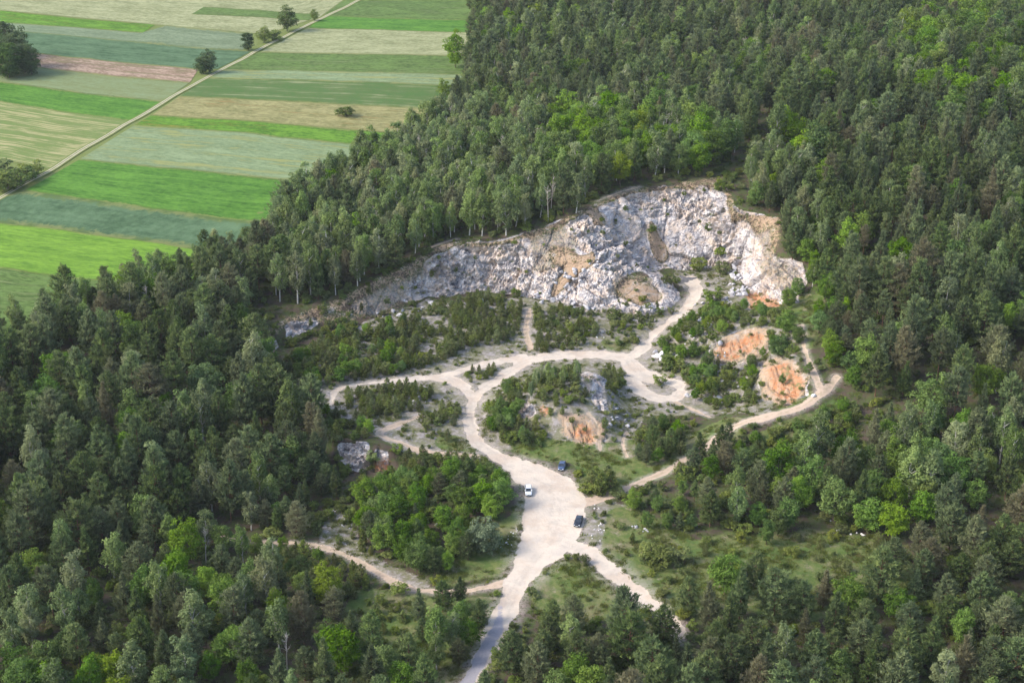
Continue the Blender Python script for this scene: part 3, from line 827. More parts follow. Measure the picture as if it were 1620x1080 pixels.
def pine(seed, h, rad, base, whorls, brs, tufts, nb, bl=.80, bw=.27, shape=.8, mkey='pine'):
    g = np.random.default_rng(seed)
    T = Tub()
    lean = g.normal(size=2) * .02 * h
    zz = np.linspace(0, h * .97, 6)
    trunk = np.stack([lean[0] * (zz / h) ** 2, lean[1] * (zz / h) ** 2, zz], 1)
    T.tube(trunk, np.interp(zz, [0, h], [.011 * h + .03, .02]), 6)
    C, D, L, TI, NN = [], [], [], [], []
    UPV = np.array([0, 0, 1.])
    lop = g.uniform(0, 6.28)
    for w in range(whorls):
        t = (w + g.uniform(-.3, .3)) / (whorls - 1)
        t = min(max(t, 0), 1)
        z = h * (base + (1 - base) * .97 * t)
        prof = (1 - t ** 1.9) ** shape * (.62 + .38 * min(1, t * 3.5)) + .05
        nbr = max(4, int(brs * (1 - .35 * t)))
        a0 = g.uniform(0, 6.28)
        for k in range(nbr):
            az = a0 + 6.283 * k / nbr + g.normal() * .25
            ln = rad * prof * g.uniform(.66, 1.16) * (1 + .14 * math.cos(az - lop))
            el = R(-8 + 50 * t + g.normal() * 9)
            d = np.array([math.cos(az) * math.cos(el), math.sin(az) * math.cos(el), math.sin(el)])
            o = np.array([lean[0] * (z / h) ** 2, lean[1] * (z / h) ** 2, z])
            s = np.linspace(0, 1, 4)[:, None]
            bp = o + d * ln * s + UPV * (s ** 2) * ln * .25
            if ln > .8 and k % 2 == 0: T.tube(bp, np.linspace(.035 + .012 * ln, .012, 4), 3)
            nt = max(2, int(tufts * (ln / rad) + .5))
            lum = g.normal() * .12
            for j in range(nt):
                u = .32 + .68 * (j + g.uniform(.2, .8)) / nt
                side = np.array([-d[1], d[0], 0]) * g.normal() * .26 * ln * (1.1 - u * .5)
                p = o + d * ln * u + UPV * (u * u) * ln * .25 + side + g.normal(size=3) * .05 * bl
                dd = unit(d * .55 + UPV * .95 + unit(side + 1e-6) * .25)
                m = nb + int(g.integers(-1, 2))
                C.append(np.repeat(p[None], m, 0) + g.normal(size=(m, 3)) * .22 * bl)
                D.append(unit(dd + g.normal(size=(m, 3)) * .5)); L.append(g.uniform(.6, 1.15, m) * bl)
                NN.append(np.repeat((d * 1.0 + UPV * (.15 + .6 * t))[None], m, 0))
                TI.append(np.clip(.05 + .62 * u ** 1.5 + lum + .30 * (g.random(m) - .3), 0, 1))  # paler new growth outside; crown's lit-to-dark contrast is also put into this tint
    C, D, L, TI, NN = map(np.concatenate, (C, D, L, TI, NN))
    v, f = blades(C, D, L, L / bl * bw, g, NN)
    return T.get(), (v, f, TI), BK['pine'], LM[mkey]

def leafy(seed, h, rad, base, nclump, per, lsz, cr, bark, mkey, slim=1.0, birchy=False, stems=1):
    g = np.random.default_rng(seed)
    T = Tub()
    cz, rz = h * (base + 1) / 2, h * (1 - base) / 2
    bump = g.normal(size=(6, 3)); ph = g.uniform(0, 6, 6)
    cl = []
    tries = 0
    while len(cl) < nclump and tries < 6000:
        tries += 1
        d = unit(g.normal(size=3))
        r = g.uniform(.35, 1) ** .5
        k = 1 + .20 * math.sin(3 * d @ bump[0] + ph[0]) + .13 * math.sin(5 * d @ bump[1] + ph[1])
        wx = 1.0
        if birchy: wx = .62 + .55 * (1 - abs(d[2] * r + .25))
        p = np.array([d[0] * rad * r * k * wx, d[1] * rad * r * k * wx, cz + d[2] * rz * r * (k if d[2] > 0 else 1)])
        if all(np.linalg.norm((p - q) * (1, 1, .8)) > cr * .62 for q in cl): cl.append(p)
    cl = np.array(cl)
    # stem and limbs
    for sidx in range(stems):
        off = np.zeros(3) if stems == 1 else np.array([g.normal() * rad * .25, g.normal() * rad * .25, 0])
        zz = np.linspace(0, 1, 6)
        top = np.array([g.normal() * .04 * h, g.normal() * .04 * h, h * (.93 if birchy else .72)]) + off * 1.5
        P = off + (top - off) * zz[:, None] + np.stack([np.sin(zz * 4 + g.uniform(0, 6)) * .012 * h] * 2 + [zz * 0], 1)
        rr = (.014 * h + .03) / (1 if stems == 1 else 2)
        T.tube(P, np.interp(zz, [0, 1], [rr, .03]), 6)
        sel = g.permutation(len(cl))[: (14 if stems == 1 else 5)]
        for j in sel:
            q = cl[j]
            zf = np.clip((q[2] - rad * (.8 if birchy else .55)) / h, .12, .85 if birchy else .65)
            tt = np.clip(zf / (top[2] / h), 0, 1)
            o = off + (top - off) * tt
            s = np.linspace(0, 1, 4)[:, None]
            bp = o + (q - o) * s + np.array([0, 0, 1]) * np.sin(s * 3.14) * .08 * np.linalg.norm(q - o)
            T.tube(bp, np.linspace(rr * .5, .015, 4), 4)
    C, N, S, TI = [], [], [], []
    for q in cl:
        m = int(per * g.uniform(.7, 1.25))
        d = unit(g.normal(size=(m, 3)))
        d[:, 2] = np.where(d[:, 2] < -.35, -d[:, 2] * .6, d[:, 2])
        d = unit(d)
        r = cr * g.uniform(.5, 1.08, m)[:, None] * g.uniform(.8, 1.2)
        st = np.array([1, 1, 1.35 if birchy else .85])
        C.append(q + d * r * st); N.append(unit(d + np.array([0, 0, .25]) + g.normal(size=(m, 3)) * .55)); S.append(g.uniform(.7, 1.3, m) * lsz)
        TI.append(np.clip(g.normal(.45, .16) + g.normal(size=m) * .16, 0, 1))
    C, N, S, TI = map(np.concatenate, (C, N, S, TI))
    v, f = leaves(C, N, S, g)
    return T.get(), (v, f, np.repeat(TI, 2)), BK[bark], LM[mkey]

def dead(seed, h):
    g = np.random.default_rng(seed)
    T = Tub()
    zz = np.linspace(0, 1, 6)
    lean = g.normal(size=2) * .5
    P = np.stack([lean[0] * zz, lean[1] * zz, zz * h], 1)
    T.tube(P, np.linspace(.20, .03, 6), 6)
    B = Tub()
    for k in range(16):
        t = g.uniform(.4, .95); o = np.array([lean[0] * t, lean[1] * t, t * h])
        az, el = g.uniform(0, 6.28), R(g.uniform(25, 65))
        ln = h * .26 * (1.25 - t)
        d = np.array([math.cos(az) * math.cos(el), math.sin(az) * math.cos(el), math.sin(el)])
        s = np.linspace(0, 1, 4)[:, None]
        B.tube(o + d * ln * s + g.normal(size=(4, 3)) * .08 * s, np.linspace(.07, .02, 4), 4)
        for _ in range(2):
            o2 = o + d * ln * g.uniform(.4, .9); d2 = unit(d + g.normal(size=3) * .5)
            B.tube(o2 + d2 * ln * .5 * s, np.linspace(.035, .012, 4), 3)
    return T.get(), B.get(), BK['dead'], BK['dead']

SPEC = {}          # kind -> list of (nominal height, trunk mesh, crown mesh, joined mesh)
def register(kind, h, spec, crown_name='crown'):
    (tv, tf), cr, bm_, lm = spec
    tm = mesh_np('trunk', tv, tf, bm_)
    cm = mesh_np(crown_name, cr[0], cr[1], lm, False)
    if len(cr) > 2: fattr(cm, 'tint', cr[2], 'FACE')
    # joined copy for the far stand
    tq = np.concatenate([tf[:, [0, 1, 2]], tf[:, [0, 2, 3]]])
    c3 = cr[1] if cr[1].shape[1] == 3 else np.concatenate([cr[1][:, [0, 1, 2]], cr[1][:, [0, 2, 3]]])
    jm = mesh_np(kind, np.concatenate([tv, cr[0]]), np.concatenate([tq, c3 + len(tv)]), [bm_, lm], False, np.concatenate([np.zeros(len(tq)), np.ones(len(c3))]))
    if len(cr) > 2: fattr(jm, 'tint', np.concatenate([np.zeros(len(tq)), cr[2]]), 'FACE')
    SPEC.setdefault(kind, []).append((h, tm, cm, jm))

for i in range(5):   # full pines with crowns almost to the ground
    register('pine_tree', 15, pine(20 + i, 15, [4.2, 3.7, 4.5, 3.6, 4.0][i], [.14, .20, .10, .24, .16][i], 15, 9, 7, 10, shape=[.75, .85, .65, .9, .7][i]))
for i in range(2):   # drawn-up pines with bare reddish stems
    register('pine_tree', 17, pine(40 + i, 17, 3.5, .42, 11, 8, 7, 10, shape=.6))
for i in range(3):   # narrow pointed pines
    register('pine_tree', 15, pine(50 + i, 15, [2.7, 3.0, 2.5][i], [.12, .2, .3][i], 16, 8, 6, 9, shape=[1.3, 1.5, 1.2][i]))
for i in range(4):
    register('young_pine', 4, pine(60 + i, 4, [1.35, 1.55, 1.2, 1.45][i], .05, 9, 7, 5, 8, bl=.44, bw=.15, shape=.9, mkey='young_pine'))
for i in range(5):
    register('birch_tree', 15, leafy(80 + i, 15, [2.9, 2.5, 3.2, 2.6, 2.8][i], [.14, .20, .12, .24, .18][i], [56, 48, 60, 46, 52][i], 58, .42, 1.1, 'birch', 'birch', birchy=True))
for i in range(5):
    register('leafy_tree', 11, leafy(100 + i, 11, [3.6, 3.1, 4.0, 3.3, 3.7][i], [.12, .15, .1, .18, .12][i], [62, 52, 70, 55, 60][i], 58, .42, 1.25, 'leafy', 'leafy'))
for i in range(4):
    register('bush', 2.4, leafy(120 + i, 2.4, [1.4, 1.2, 1.6, 1.3][i], .04, [22, 18, 26, 20][i], 44, .24, .52, 'leafy', 'bush', stems=4), 'foliage')
for mk in ('lime', 'dark'):
    for i in range(3):
        if mk == 'lime': register('leafy_tree', 11, leafy(170 + i, 11, [3.6, 3.2, 3.9][i], .1, [66, 58, 70][i], 58, .42, 1.25, 'leafy', 'lime'))
        register(mk, 11, leafy(160 + i, 11, [3.5, 3.2, 3.8][i], .03 if mk == 'dark' else .12, [74, 66, 80][i], 58, .42, 1.25, 'leafy', mk))
for i in range(1):
    register('willow_bush', 7, leafy(140, 7, 3.2, .05, 60, 60, .34, 1.1, 'leafy', 'willow', stems=3), 'foliage')
for i in range(3):
    register('dead_tree', 13, dead(150 + i, 13), 'bare_branches')
print('tree kinds', time.time() - T0)

# ------------------------------------------------------------------ where the trees stand
P_, Y_, B_, L_, U_, D_ = 'pine_tree', 'young_pine', 'birch_tree', 'leafy_tree', 'bush', 'dead_tree'
ZONES = [
 ('edge', 'on the ragged wood edge against the fields', [(-220,560),(0,530),(110,505),(180,462),(260,432),(350,410),(420,395),(425,415),(350,432),(262,456),(192,486),(122,528),(0,556),(-220,586)], 4.6, {P_: (.42, 8, 13), B_: (.36, 9.5, 13.5), L_: (.22, 7, 11)}),
 ('left', 'in the dense wood below the rye field', [(-220,560),(0,530),(110,505),(180,462),(260,432),(350,410),(420,395),(470,440),(400,480),(402,545),(420,575),(435,605),(505,650),(500,690),(515,740),(470,800),(420,830),(330,825),(300,850),(200,900),(0,960),(-220,980)], 4.9, {P_: (.78, 9.5, 18), B_: (.10, 12, 16), L_: (.10, 8, 13), D_: (.02, 10, 13)}),
 ('rim', 'on the wooded slope above the quarry face', [(420,395),(460,345),(560,275),(650,232),(700,200),(800,195),(868,205),(870,300),(960,314),(905,343),(850,361),(800,377),(720,382),(682,392),(645,418),(600,437),(545,468),(480,488),(440,490),(400,500),(420,450)], 4.1, {B_: (.70, 11, 17), P_: (.18, 11, 17), L_: (.08, 8, 12), D_: (.04, 11, 14)}),
 ('brightwood', 'in the bright leafy stand above the quarry rim', [(868,205),(1060,195),(1150,222),(1180,252),(1140,268),(1060,284),(1000,297),(950,315),(870,302)], 5.4, {L_: (.55, 11, 15), B_: (.30, 12, 16), P_: (.09, 12, 15), D_: (.06, 11, 14)}),
 ('farbright', 'in the bright leafy patch of the far wood', [(1400,75),(1520,40),(1720,30),(1740,160),(1500,185),(1420,150)], 6.0, {L_: (.5, 12, 16), P_: (.38, 13, 17), B_: (.12, 13, 16)}),
 ('far', 'in the far dark wood', [(738,145),(748,60),(750,-70),(1900,-70),(1900,320),(1500,270),(1240,240),(1190,250),(1150,220),(1060,192),(868,202),(700,198)], 5.8, {P_: (.76, 11, 19), B_: (.16, 12, 17), L_: (.07, 10, 14), D_: (.01, 12, 14)}),
 ('birchrim', 'on the leafy edge right above the bowl', [(1190,258),(1290,262),(1305,430),(1272,422),(1236,404),(1234,346),(1192,336),(1188,290)], 3.3, {B_: (.5, 8, 13), L_: (.22, 5, 9), P_: (.28, 9, 14)}),
 ('right', 'in the big wood beside the quarry bowl', [(1240,240),(1500,270),(1900,320),(1900,790),(1590,780),(1590,700),(1450,665),(1400,650),(1368,605),(1352,500),(1305,460),(1300,300)], 5.3, {P_: (.80, 10.5, 19), B_: (.12, 12, 17), L_: (.08, 8, 13)}),
 ('terrace', 'beside the narrow path on the terrace', [(1285,475),(1345,470),(1345,600),(1325,590),(1293,560)], 3.6, {P_: (.6, 6, 9), L_: (.4, 5, 8)}),
 ('mixed', 'in the mixed wood south of the sandy track', [(1215,765),(1275,752),(1350,712),(1450,685),(1590,705),(1590,800),(1450,868),(1400,835),(1270,822),(1240,800)], 4.8, {L_: (.42, 8, 12), B_: (.34, 12, 16), P_: (.24, 11, 15)}),
 ('mixwest', 'in the grove between the sandy track and the clearing', [(1120,760),(1190,735),(1245,745),(1265,830),(1225,858),(1160,838),(1110,835),(1100,800)], 4.2, {P_: (.62, 7.5, 11.5), L_: (.30, 5.5, 8), B_: (.08, 9, 12)}),
 ('trackclump', 'in the pine clump hiding the middle of the sandy track', [(1080,742),(1120,712),(1158,700),(1170,728),(1120,760)], 3.4, {P_: (.85, 6.5, 9.5), L_: (.15, 4, 6)}),
 ('pathscrub', 'on the bare bank above the sandy path', [(470,835),(520,800),(560,800),(575,850),(600,880),(560,870),(500,852)], 2.6, {Y_: (.6, 2, 4), U_: (.4, 1, 2.2)}),
 ('trackgrove', 'in the low grove beside the sandy track', [(985,812),(1010,800),(1060,785),(1105,765),(1110,835),(1060,840),(1000,832)], 3.2, {P_: (.6, 4, 6.5), L_: (.4, 3.5, 5.5)}),
 ('lower', 'in the open pine wood below the grassy clearing', [(1045,1010),(1062,960),(1110,932),(1190,926),(1235,965),(1330,955),(1400,925),(1425,880),(1560,845),(1590,800),(1900,790),(1900,1330),(960,1330),(960,1090),(980,1010)], 5.6, {P_: (.92, 8.5, 15), L_: (.06, 7, 11), B_: (.02, 11, 14)}),
 ('fork', 'in the grove between the two gravel arms', [(835,1020),(870,995),(960,1000),(985,1015),(965,1095),(790,1090)], 4.6, {P_: (.72, 8, 12), L_: (.24, 6, 10), B_: (.04, 9, 12)}),
 ('forkleaf', 'beside the lower end of the gravel road', [(765,1105),(790,1092),(965,1100),(965,1330),(745,1330)], 5.0, {L_: (.72, 8, 11), P_: (.2, 9, 12), B_: (.08, 10, 13)}),
 ('lowleft', 'in the mixed wood below the sandy path', [(-220,980),(0,960),(200,905),(330,850),(400,885),(470,930),(545,960),(540,1010),(600,1050),(690,1080),(690,1330),(-220,1330)], 5.0, {P_: (.38, 8, 15), L_: (.34, 6, 11), B_: (.26, 9, 14), D_: (.02, 9, 12)}),
 ('roadside', 'beside the lower gravel road under the birch', [(650,990),(700,965),(768,958),(768,990),(742,1040),(715,1078),(655,1062)], 3.8, {L_: (.35, 5, 8), P_: (.35, 6, 9), B_: (.3, 8, 11)}),
 ('thicket', 'in the leafy thicket beside the white car', [(560,800),(600,765),(700,752),(780,750),(796,772),(796,812),(780,860),(740,892),(690,912),(640,898),(600,872),(575,838)], 3.1, {L_: (.56, 4.5, 8), P_: (.24, 5, 8), U_: (.2, 2.5, 4)}),
 ('thickback', 'between the grey outcrop and the gravel road', [(640,745),(625,715),(700,725),(765,730),(785,745),(700,752),(600,768)], 2.0, {Y_: (.75, 2.6, 4.4), U_: (.25, 1.8, 3)}),
 ('outcrop', 'in the low pine wood around the grey outcrop', [(430,700),(508,705),(512,765),(545,800),(556,806),(552,835),(500,850),(420,848),(345,828),(420,800),(480,780)], 3.2, {P_: (.8, 5.5, 10), L_: (.15, 5, 8), B_: (.05, 8, 10)}),
 ('outcroptop', 'on the bank above the grey outcrop', [(500,655),(560,668),(600,690),(585,698),(540,700),(505,706)], 2.5, {Y_: (.5, 2.5, 4.5), L_: (.3, 3.5, 5.5), U_: (.2, 1.5, 3)}),
 ('pathside', 'in the scrub along the sandy path', [(395,868),(480,874),(555,902),(590,925),(560,948),(480,930),(400,890)], 2.4, {Y_: (.6, 3, 5), U_: (.25, 2, 3.2), L_: (.15, 4, 6)}),
 ('floorleft', 'in the dense young growth under the low cliff', [(438,590),(525,540),(600,522),(640,512),(640,592),(560,602),(490,615),(440,606)], 2.1, {Y_: (.62, 3, 5), L_: (.2, 3.5, 5.5), U_: (.18, 2, 3.4)}),
 ('floor', 'on the gravelly quarry floor under the rock face', [(640,512),(690,490),(760,470),(824,482),(826,505),(812,532),(785,545),(740,552),(700,572),(640,590)], 1.95, {Y_: (.82, 2.2, 4.6), U_: (.18, 1.3, 2.6)}),
 ('floorright', 'on the quarry floor beside the stony path', [(847,492),(900,487),(945,502),(942,535),(900,556),(848,556)], 1.9, {Y_: (.7, 2.2, 4), U_: (.3, 1.4, 2.8)}),
 ('spur', 'on the slopes of the rocky spur', [(955,495),(975,470),(1040,480),(1070,495),(1030,520),(1000,545),(960,545)], 2.4, {U_: (.75, 1.2, 2.4), Y_: (.25, 1.5, 2.6)}),
 ('island', 'on the oval island inside the gravel track', [(545,626),(600,618),(650,614),(690,622),(655,648),(625,664),(560,660)], 1.8, {Y_: (.85, 2.2, 4.2), U_: (.15, 1.3, 2.4)}),
 ('islandeast', 'on the island edge by the bending gravel road', [(660,652),(735,640),(738,690),(700,700),(672,688)], 1.9, {Y_: (.7, 2.4, 4), U_: (.3, 1.4, 2.8)}),
 ('islet', 'on the islet between two gravel bands', [(735,592),(782,580),(786,596),(745,606)], 2.1, {Y_: (.8, 1.8, 3), U_: (.2, 1.2, 2)}),
 ('moundwest', 'on the leafy flank of the rocky mound', [(772,645),(812,612),(826,640),(822,668),(868,690),(850,706),(800,702),(776,682)], 1.9, {U_: (.4, 2, 3.4), Y_: (.4, 2.4, 4.2), L_: (.2, 4, 5.5)}),
 ('moundtop', 'on top of the rocky mound', [(830,612),(880,592),(912,590),(930,640),(880,642),(838,634)], 1.9, {Y_: (.6, 2.5, 4), U_: (.3, 1.6, 3), B_: (.1, 5, 6.5)}),
 ('moundface', 'scattered over the stony face of the mound', [(820,640),(900,640),(960,660),(985,690),(950,712),(880,700),(820,672)], 3.0, {U_: (.75, 1, 2.2), Y_: (.25, 1.6, 3)}),
 ('moundeast', 'behind the grey rock of the mound', [(948,590),(985,592),(992,612),(965,622)], 1.9, {Y_: (.7, 2.4, 4), U_: (.3, 1.5, 2.6)}),
 ('bank', 'in the pine clump between mound and sandy track', [(1012,690),(1060,672),(1088,700),(1075,722),(1030,745),(1005,725)], 2.8, {P_: (.55, 5, 7.5), Y_: (.25, 3, 4.5), L_: (.2, 4, 6)}),
 ('slope', 'on the stony slope below the orange banks', [(1045,545),(1085,505),(1120,485),(1180,490),(1250,500),(1245,520),(1160,515),(1112,558),(1140,578),(1190,590),(1195,640),(1130,648),(1090,610),(1050,582)], 2.1, {U_: (.66, 1.2, 3), L_: (.2, 3.2, 5), Y_: (.14, 2, 3.6)}),
 ('cuts', 'rooted on the orange earth cuts', [(1115,560),(1160,518),(1215,512),(1280,590),(1275,625),(1235,645),(1200,625),(1190,580)], 4.2, {U_: (.8, .8, 1.8), L_: (.2, 2.5, 4)}),
 ('slopetop', 'beside the orange bank below the grass terrace', [(1215,520),(1250,515),(1262,560),(1235,566),(1215,555)], 2.8, {L_: (.7, 4.5, 6.5), U_: (.3, 2, 3)}),
 ('shelf', 'between the pink cliff and the wood', [(1235,500),(1270,440),(1300,425),(1310,460),(1265,475)], 2.8, {L_: (.5, 4, 6.5), B_: (.2, 7, 9), U_: (.3, 1.8, 3)}),
 ('trackedge', 'in the bushy margin south of the sandy track', [(1150,715),(1180,695),(1250,675),(1325,640),(1360,650),(1350,700),(1270,740),(1190,750)], 2.2, {U_: (.8, 1.4, 3), L_: (.2, 3.5, 5)}),
 ('clearing', 'in the grassy clearing below the grove', [(950,810),(1000,840),(1100,850),(1240,845),(1400,850),(1420,920),(1240,960),(1200,930),(1060,960),(1000,915)], 4.6, {U_: (.75, 1.0, 2.6), Y_: (.25, 2, 4)}),
 ('lowgrass', 'in the rough grass by the lower gravel road', [(565,955),(640,950),(650,1050),(590,1040),(550,1000)], 2.8, {U_: (.7, 1.2, 2.6), Y_: (.3, 2, 3.6)}),
 ('face', 'clinging to the rock face', [(690,400),(800,385),(900,360),(1000,320),(1130,300),(1150,400),(1000,430),(960,480),(840,465),(700,465)], 5.5, {U_: (1, .6, 1.5)}),
 ('lowface', 'on the broken low cliff', [(450,520),(540,480),(640,430),(690,410),(690,470),(600,500),(500,520)], 4.2, {U_: (.5, 1, 2.2), Y_: (.4, 2, 3.2), L_: (.1, 3, 4)}),
]
EXPL = [  # kind, base px, base py, height, label
 (L_, 455, 50, 13, 'lone round leafy tree beside the farm track among pale fields', 1.05), (L_, 392, 80, 9.5, 'dark round tree at the near end of the farm track hedge', 1.1), (L_, 418, 68, 8, 'middle leafy tree of the farm track hedge', 1.2),
 (U_, 436, 64, 4.5, 'low spreading bush joining the hedge trees on the farm track', 1.4), (L_, 498, 34, 6, 'small round tree beyond the lone leafy tree on the farm track', 1.0), (L_, 322, 117, 9, 'lower half of the dark bushy pair at the end of the pink soil strip', 1.2), (L_, 332, 116, 11.5, 'taller dark bushy tree at the end of the pink soil strip', 1.0),
 (U_, 548, 184, 4.5, 'lone round bush standing in the tan fallow field', 1.3),
 (L_, 15, 124, 17, 'dark tall tree at the end of the pink soil field', 1.0), (L_, 40, 116, 15, 'dark tree whose crown meets the pink soil strip', 1.0), (L_, -15, 118, 16, 'dark field clump tree cut by the picture edge', 1.0), (L_, 2, 100, 15, 'dark tree at the back of the field clump', 1.0),
 (L_, 20, 122, 15, 'lower dark tree in the front of the field clump', 1.1), (L_, 30, 108, 19, 'tallest dark tree rising from the middle of the field clump', 1.0), (L_, 50, 119, 14, 'outermost dark tree of the field clump on the pink soil side', 1.1), (L_, 12, 92, 19, 'rearmost tall dark tree of the field clump by the green strip', 1.0),
 (U_, 12, 300, 6, 'big hedge bush at the outer end of the farm track hedgerow', 1.5), (U_, 32, 290, 6, 'broad dark bush in the middle of the hedgerow by the stubble field', 1.5), (U_, 52, 278, 5, 'last low bush of the hedgerow beside the stubble field', 1.5), (U_, -8, 292, 6, 'hedge bush partly outside the view by the farm track', 1.5), (U_, 10, 276, 5, 'light green hedge bush against the stubble field', 1.4),
 (L_, 720, 108, 17, 'tall leafy tree standing out from the far wood corner', .8), (L_, 733, 160, 11, 'leafy tree in front of the dark wood by the meadow strip', .9), (L_, 705, 158, 9, 'small leafy tree ahead of the wood edge by the white flecked meadow', 1.0),
 (L_, 1290, 270, 16, 'big bright green round tree alone among dark pines', 1.15), (L_, 1272, 268, 13, 'bright tree leaning on the big bright round one', 1.0), (L_, 1312, 272, 12, 'lower bright tree before the big bright round one', 1.1), (L_, 1253, 262, 10, 'smaller bright tree touching the big bright round one', .9),
 (L_, 596, 422, 9, 'vivid lime tree on the brink above the low cliff', .7),
 ('willow_bush', 768, 874, 8.2, 'silvery pale willow bush at the edge of the leafy thicket', .95),
 (L_, 665, 905, 7.5, 'large round grey green tree at the foot of the thicket', 1.2), (L_, 632, 830, 7.5, 'light green round tree in the middle of the thicket', 1.1), (L_, 784, 792, 6.0, 'deep green tree at the thicket edge behind the white car', 1.1),
 (B_, 690, 1040, 13, 'tall slender birch with white stem beside the lower gravel road', 1.0), (B_, 398, 838, 10, 'pale young birch at the start of the sandy path', 1.0),
 (L_, 1245, 838, 8.5, 'bright round tree standing at the back of the grassy clearing', 1.0), (L_, 1212, 862, 7, 'vivid green slim tree beside the clearing, apart from the grove', .75), (L_, 1372, 842, 9, 'yellow green spreading tree at the far corner of the clearing', 1.2), (L_, 1410, 850, 9, 'broad tree touching the spreading one at the clearing corner', 1.1),
 (L_, 1055, 838, 4.5, 'small lime green tree at the foot of the pine grove', .9), (L_, 1520, 1020, 9, 'vivid green slim tree surrounded by the open pines', .75),
 (L_, 150, 962, 7.5, 'fresh green tree in the gap of the mixed wood', .8), (L_, 115, 1045, 9, 'bright leafy tree at the dark gap in the mixed wood', 1.0), (L_, 35, 1100, 9, 'bright tree beside two like it in the mixed wood corner', .9), (L_, 85, 1105, 9, 'middle bright tree of three in the mixed wood corner', .9), (L_, 55, 1100, 8, 'small bright tree squeezed between the corner trees', .8),
 (L_, 285, 935, 10, 'lime green tree in the mixed wood below the sandy path', 1.0), (L_, 295, 905, 13, 'tall pale green tree by the bend of the sandy path', .9), (L_, 370, 1050, 9, 'vivid green round tree deep in the mixed wood', 1.2),
 (L_, 325, 640, 12, 'fresh light green tree rising out of the dark pines', 1.1), (L_, 242, 738, 12, 'blue green silvery tree among the dark pines', .8), (L_, 105, 662, 9, 'green gap tree between tall dark pines', .7),
 (L_, 1350, 615, 6.5, 'bright yellow green tree at the top bend of the sandy track', 1.0), (L_, 1230, 565, 6.5, 'light green round tree on the lip of the orange bank', 1.1), (L_, 1262, 545, 5.5, 'bright green tree beside the grassy terrace path', 1.0),
 (L_, 1100, 635, 4.0, 'single light green bushy tree by the turning loop', 1.0),
 (U_, 1128, 480, 4.6, 'round green bush at the entrance of the rock bowl', 1.1), (U_, 1102, 428, 4.2, 'green bush against the wall of the rock bowl', 1.1), (U_, 1143, 433, 4.0, 'slanting green bush between rubble and bowl floor', 1.0), (U_, 1055, 452, 3.6, 'green bush on the inner side of the rocky spur', 1.1), (U_, 1030, 368, 2.4, 'small bush in the notch over the orange sand chute', 1.0), (U_, 1121, 366, 2.4, 'lone dark bush high on the pale rock wall', 1.0), (U_, 1137, 302, 3.2, 'round green bush on the top bench of the quarry', 1.0), (U_, 1140, 405, 3.0, 'dark bush at the back corner of the bowl', 1.0),
 (U_, 1044, 607, 2.6, 'lone round bush inside the gravel turning loop', 1.3), (U_, 480, 628, 2, 'low bush by the end of the curling gravel track', 1.0),
 (Y_, 935, 775, 5.5, 'bushy pine at the gravel edge across from the blue car', 1.3), (Y_, 950, 782, 6, 'tallest bushy pine of the roadside clump by the sandy track', 1.3), (Y_, 965, 776, 5.5, 'bushy pine of the roadside clump nearest the sandy track', 1.3), (Y_, 942, 765, 5, 'rear bushy pine of the roadside clump', 1.3), (Y_, 960, 764, 5, 'darker rear pine of the roadside clump', 1.3), (U_, 925, 780, 2.6, 'low bush fringing the roadside pine clump', 1.2), (U_, 975, 784, 2.2, 'fringe bush between roadside clump and sandy track', 1.2),
 (U_, 1045, 895, 4, 'broad olive bush beside the forking gravel track', 1.5), (U_, 1075, 890, 3.4, 'olive bush at the grove side of the clearing', 1.4), (U_, 1030, 880, 3, 'low olive bush by the patch of bare pink earth', 1.4),
]

placed = []          # (kind, x, y, height, widthscale, zone index or label)
cellm = {}
def ok(x, y, s):
    i, j = int(x // 6), int(y // 6)
    for a in range(i - 1, i + 2):
        for b in range(j - 1, j + 2):
            for (qx, qy, qs) in cellm.get((a, b), ()):
                if (qx - x) ** 2 + (qy - y) ** 2 < (.5 * (s + qs)) ** 2: return False
    return True
def put(x, y, s): cellm.setdefault((int(x // 6), int(y // 6)), []).append((x, y, s))
CARS = [ground_at(*p) for p in ((836, 779), (889, 739), (915, 827))]
for cx_, cy2 in CARS: put(cx_, cy2, 8.0)
for (k, px, py, h, lab, wsc) in EXPL:
    x, y = ground_at(px, py)
    placed.append((k, x, y, h, wsc, lab))
    put(x, y, {P_: 5, B_: 4, L_: 4.2, U_: 2.2, Y_: 2.2}.get(k, 4) * (h / {L_: 9, U_: 2.4, Y_: 4}.get(k, h)) ** .7 * .8)
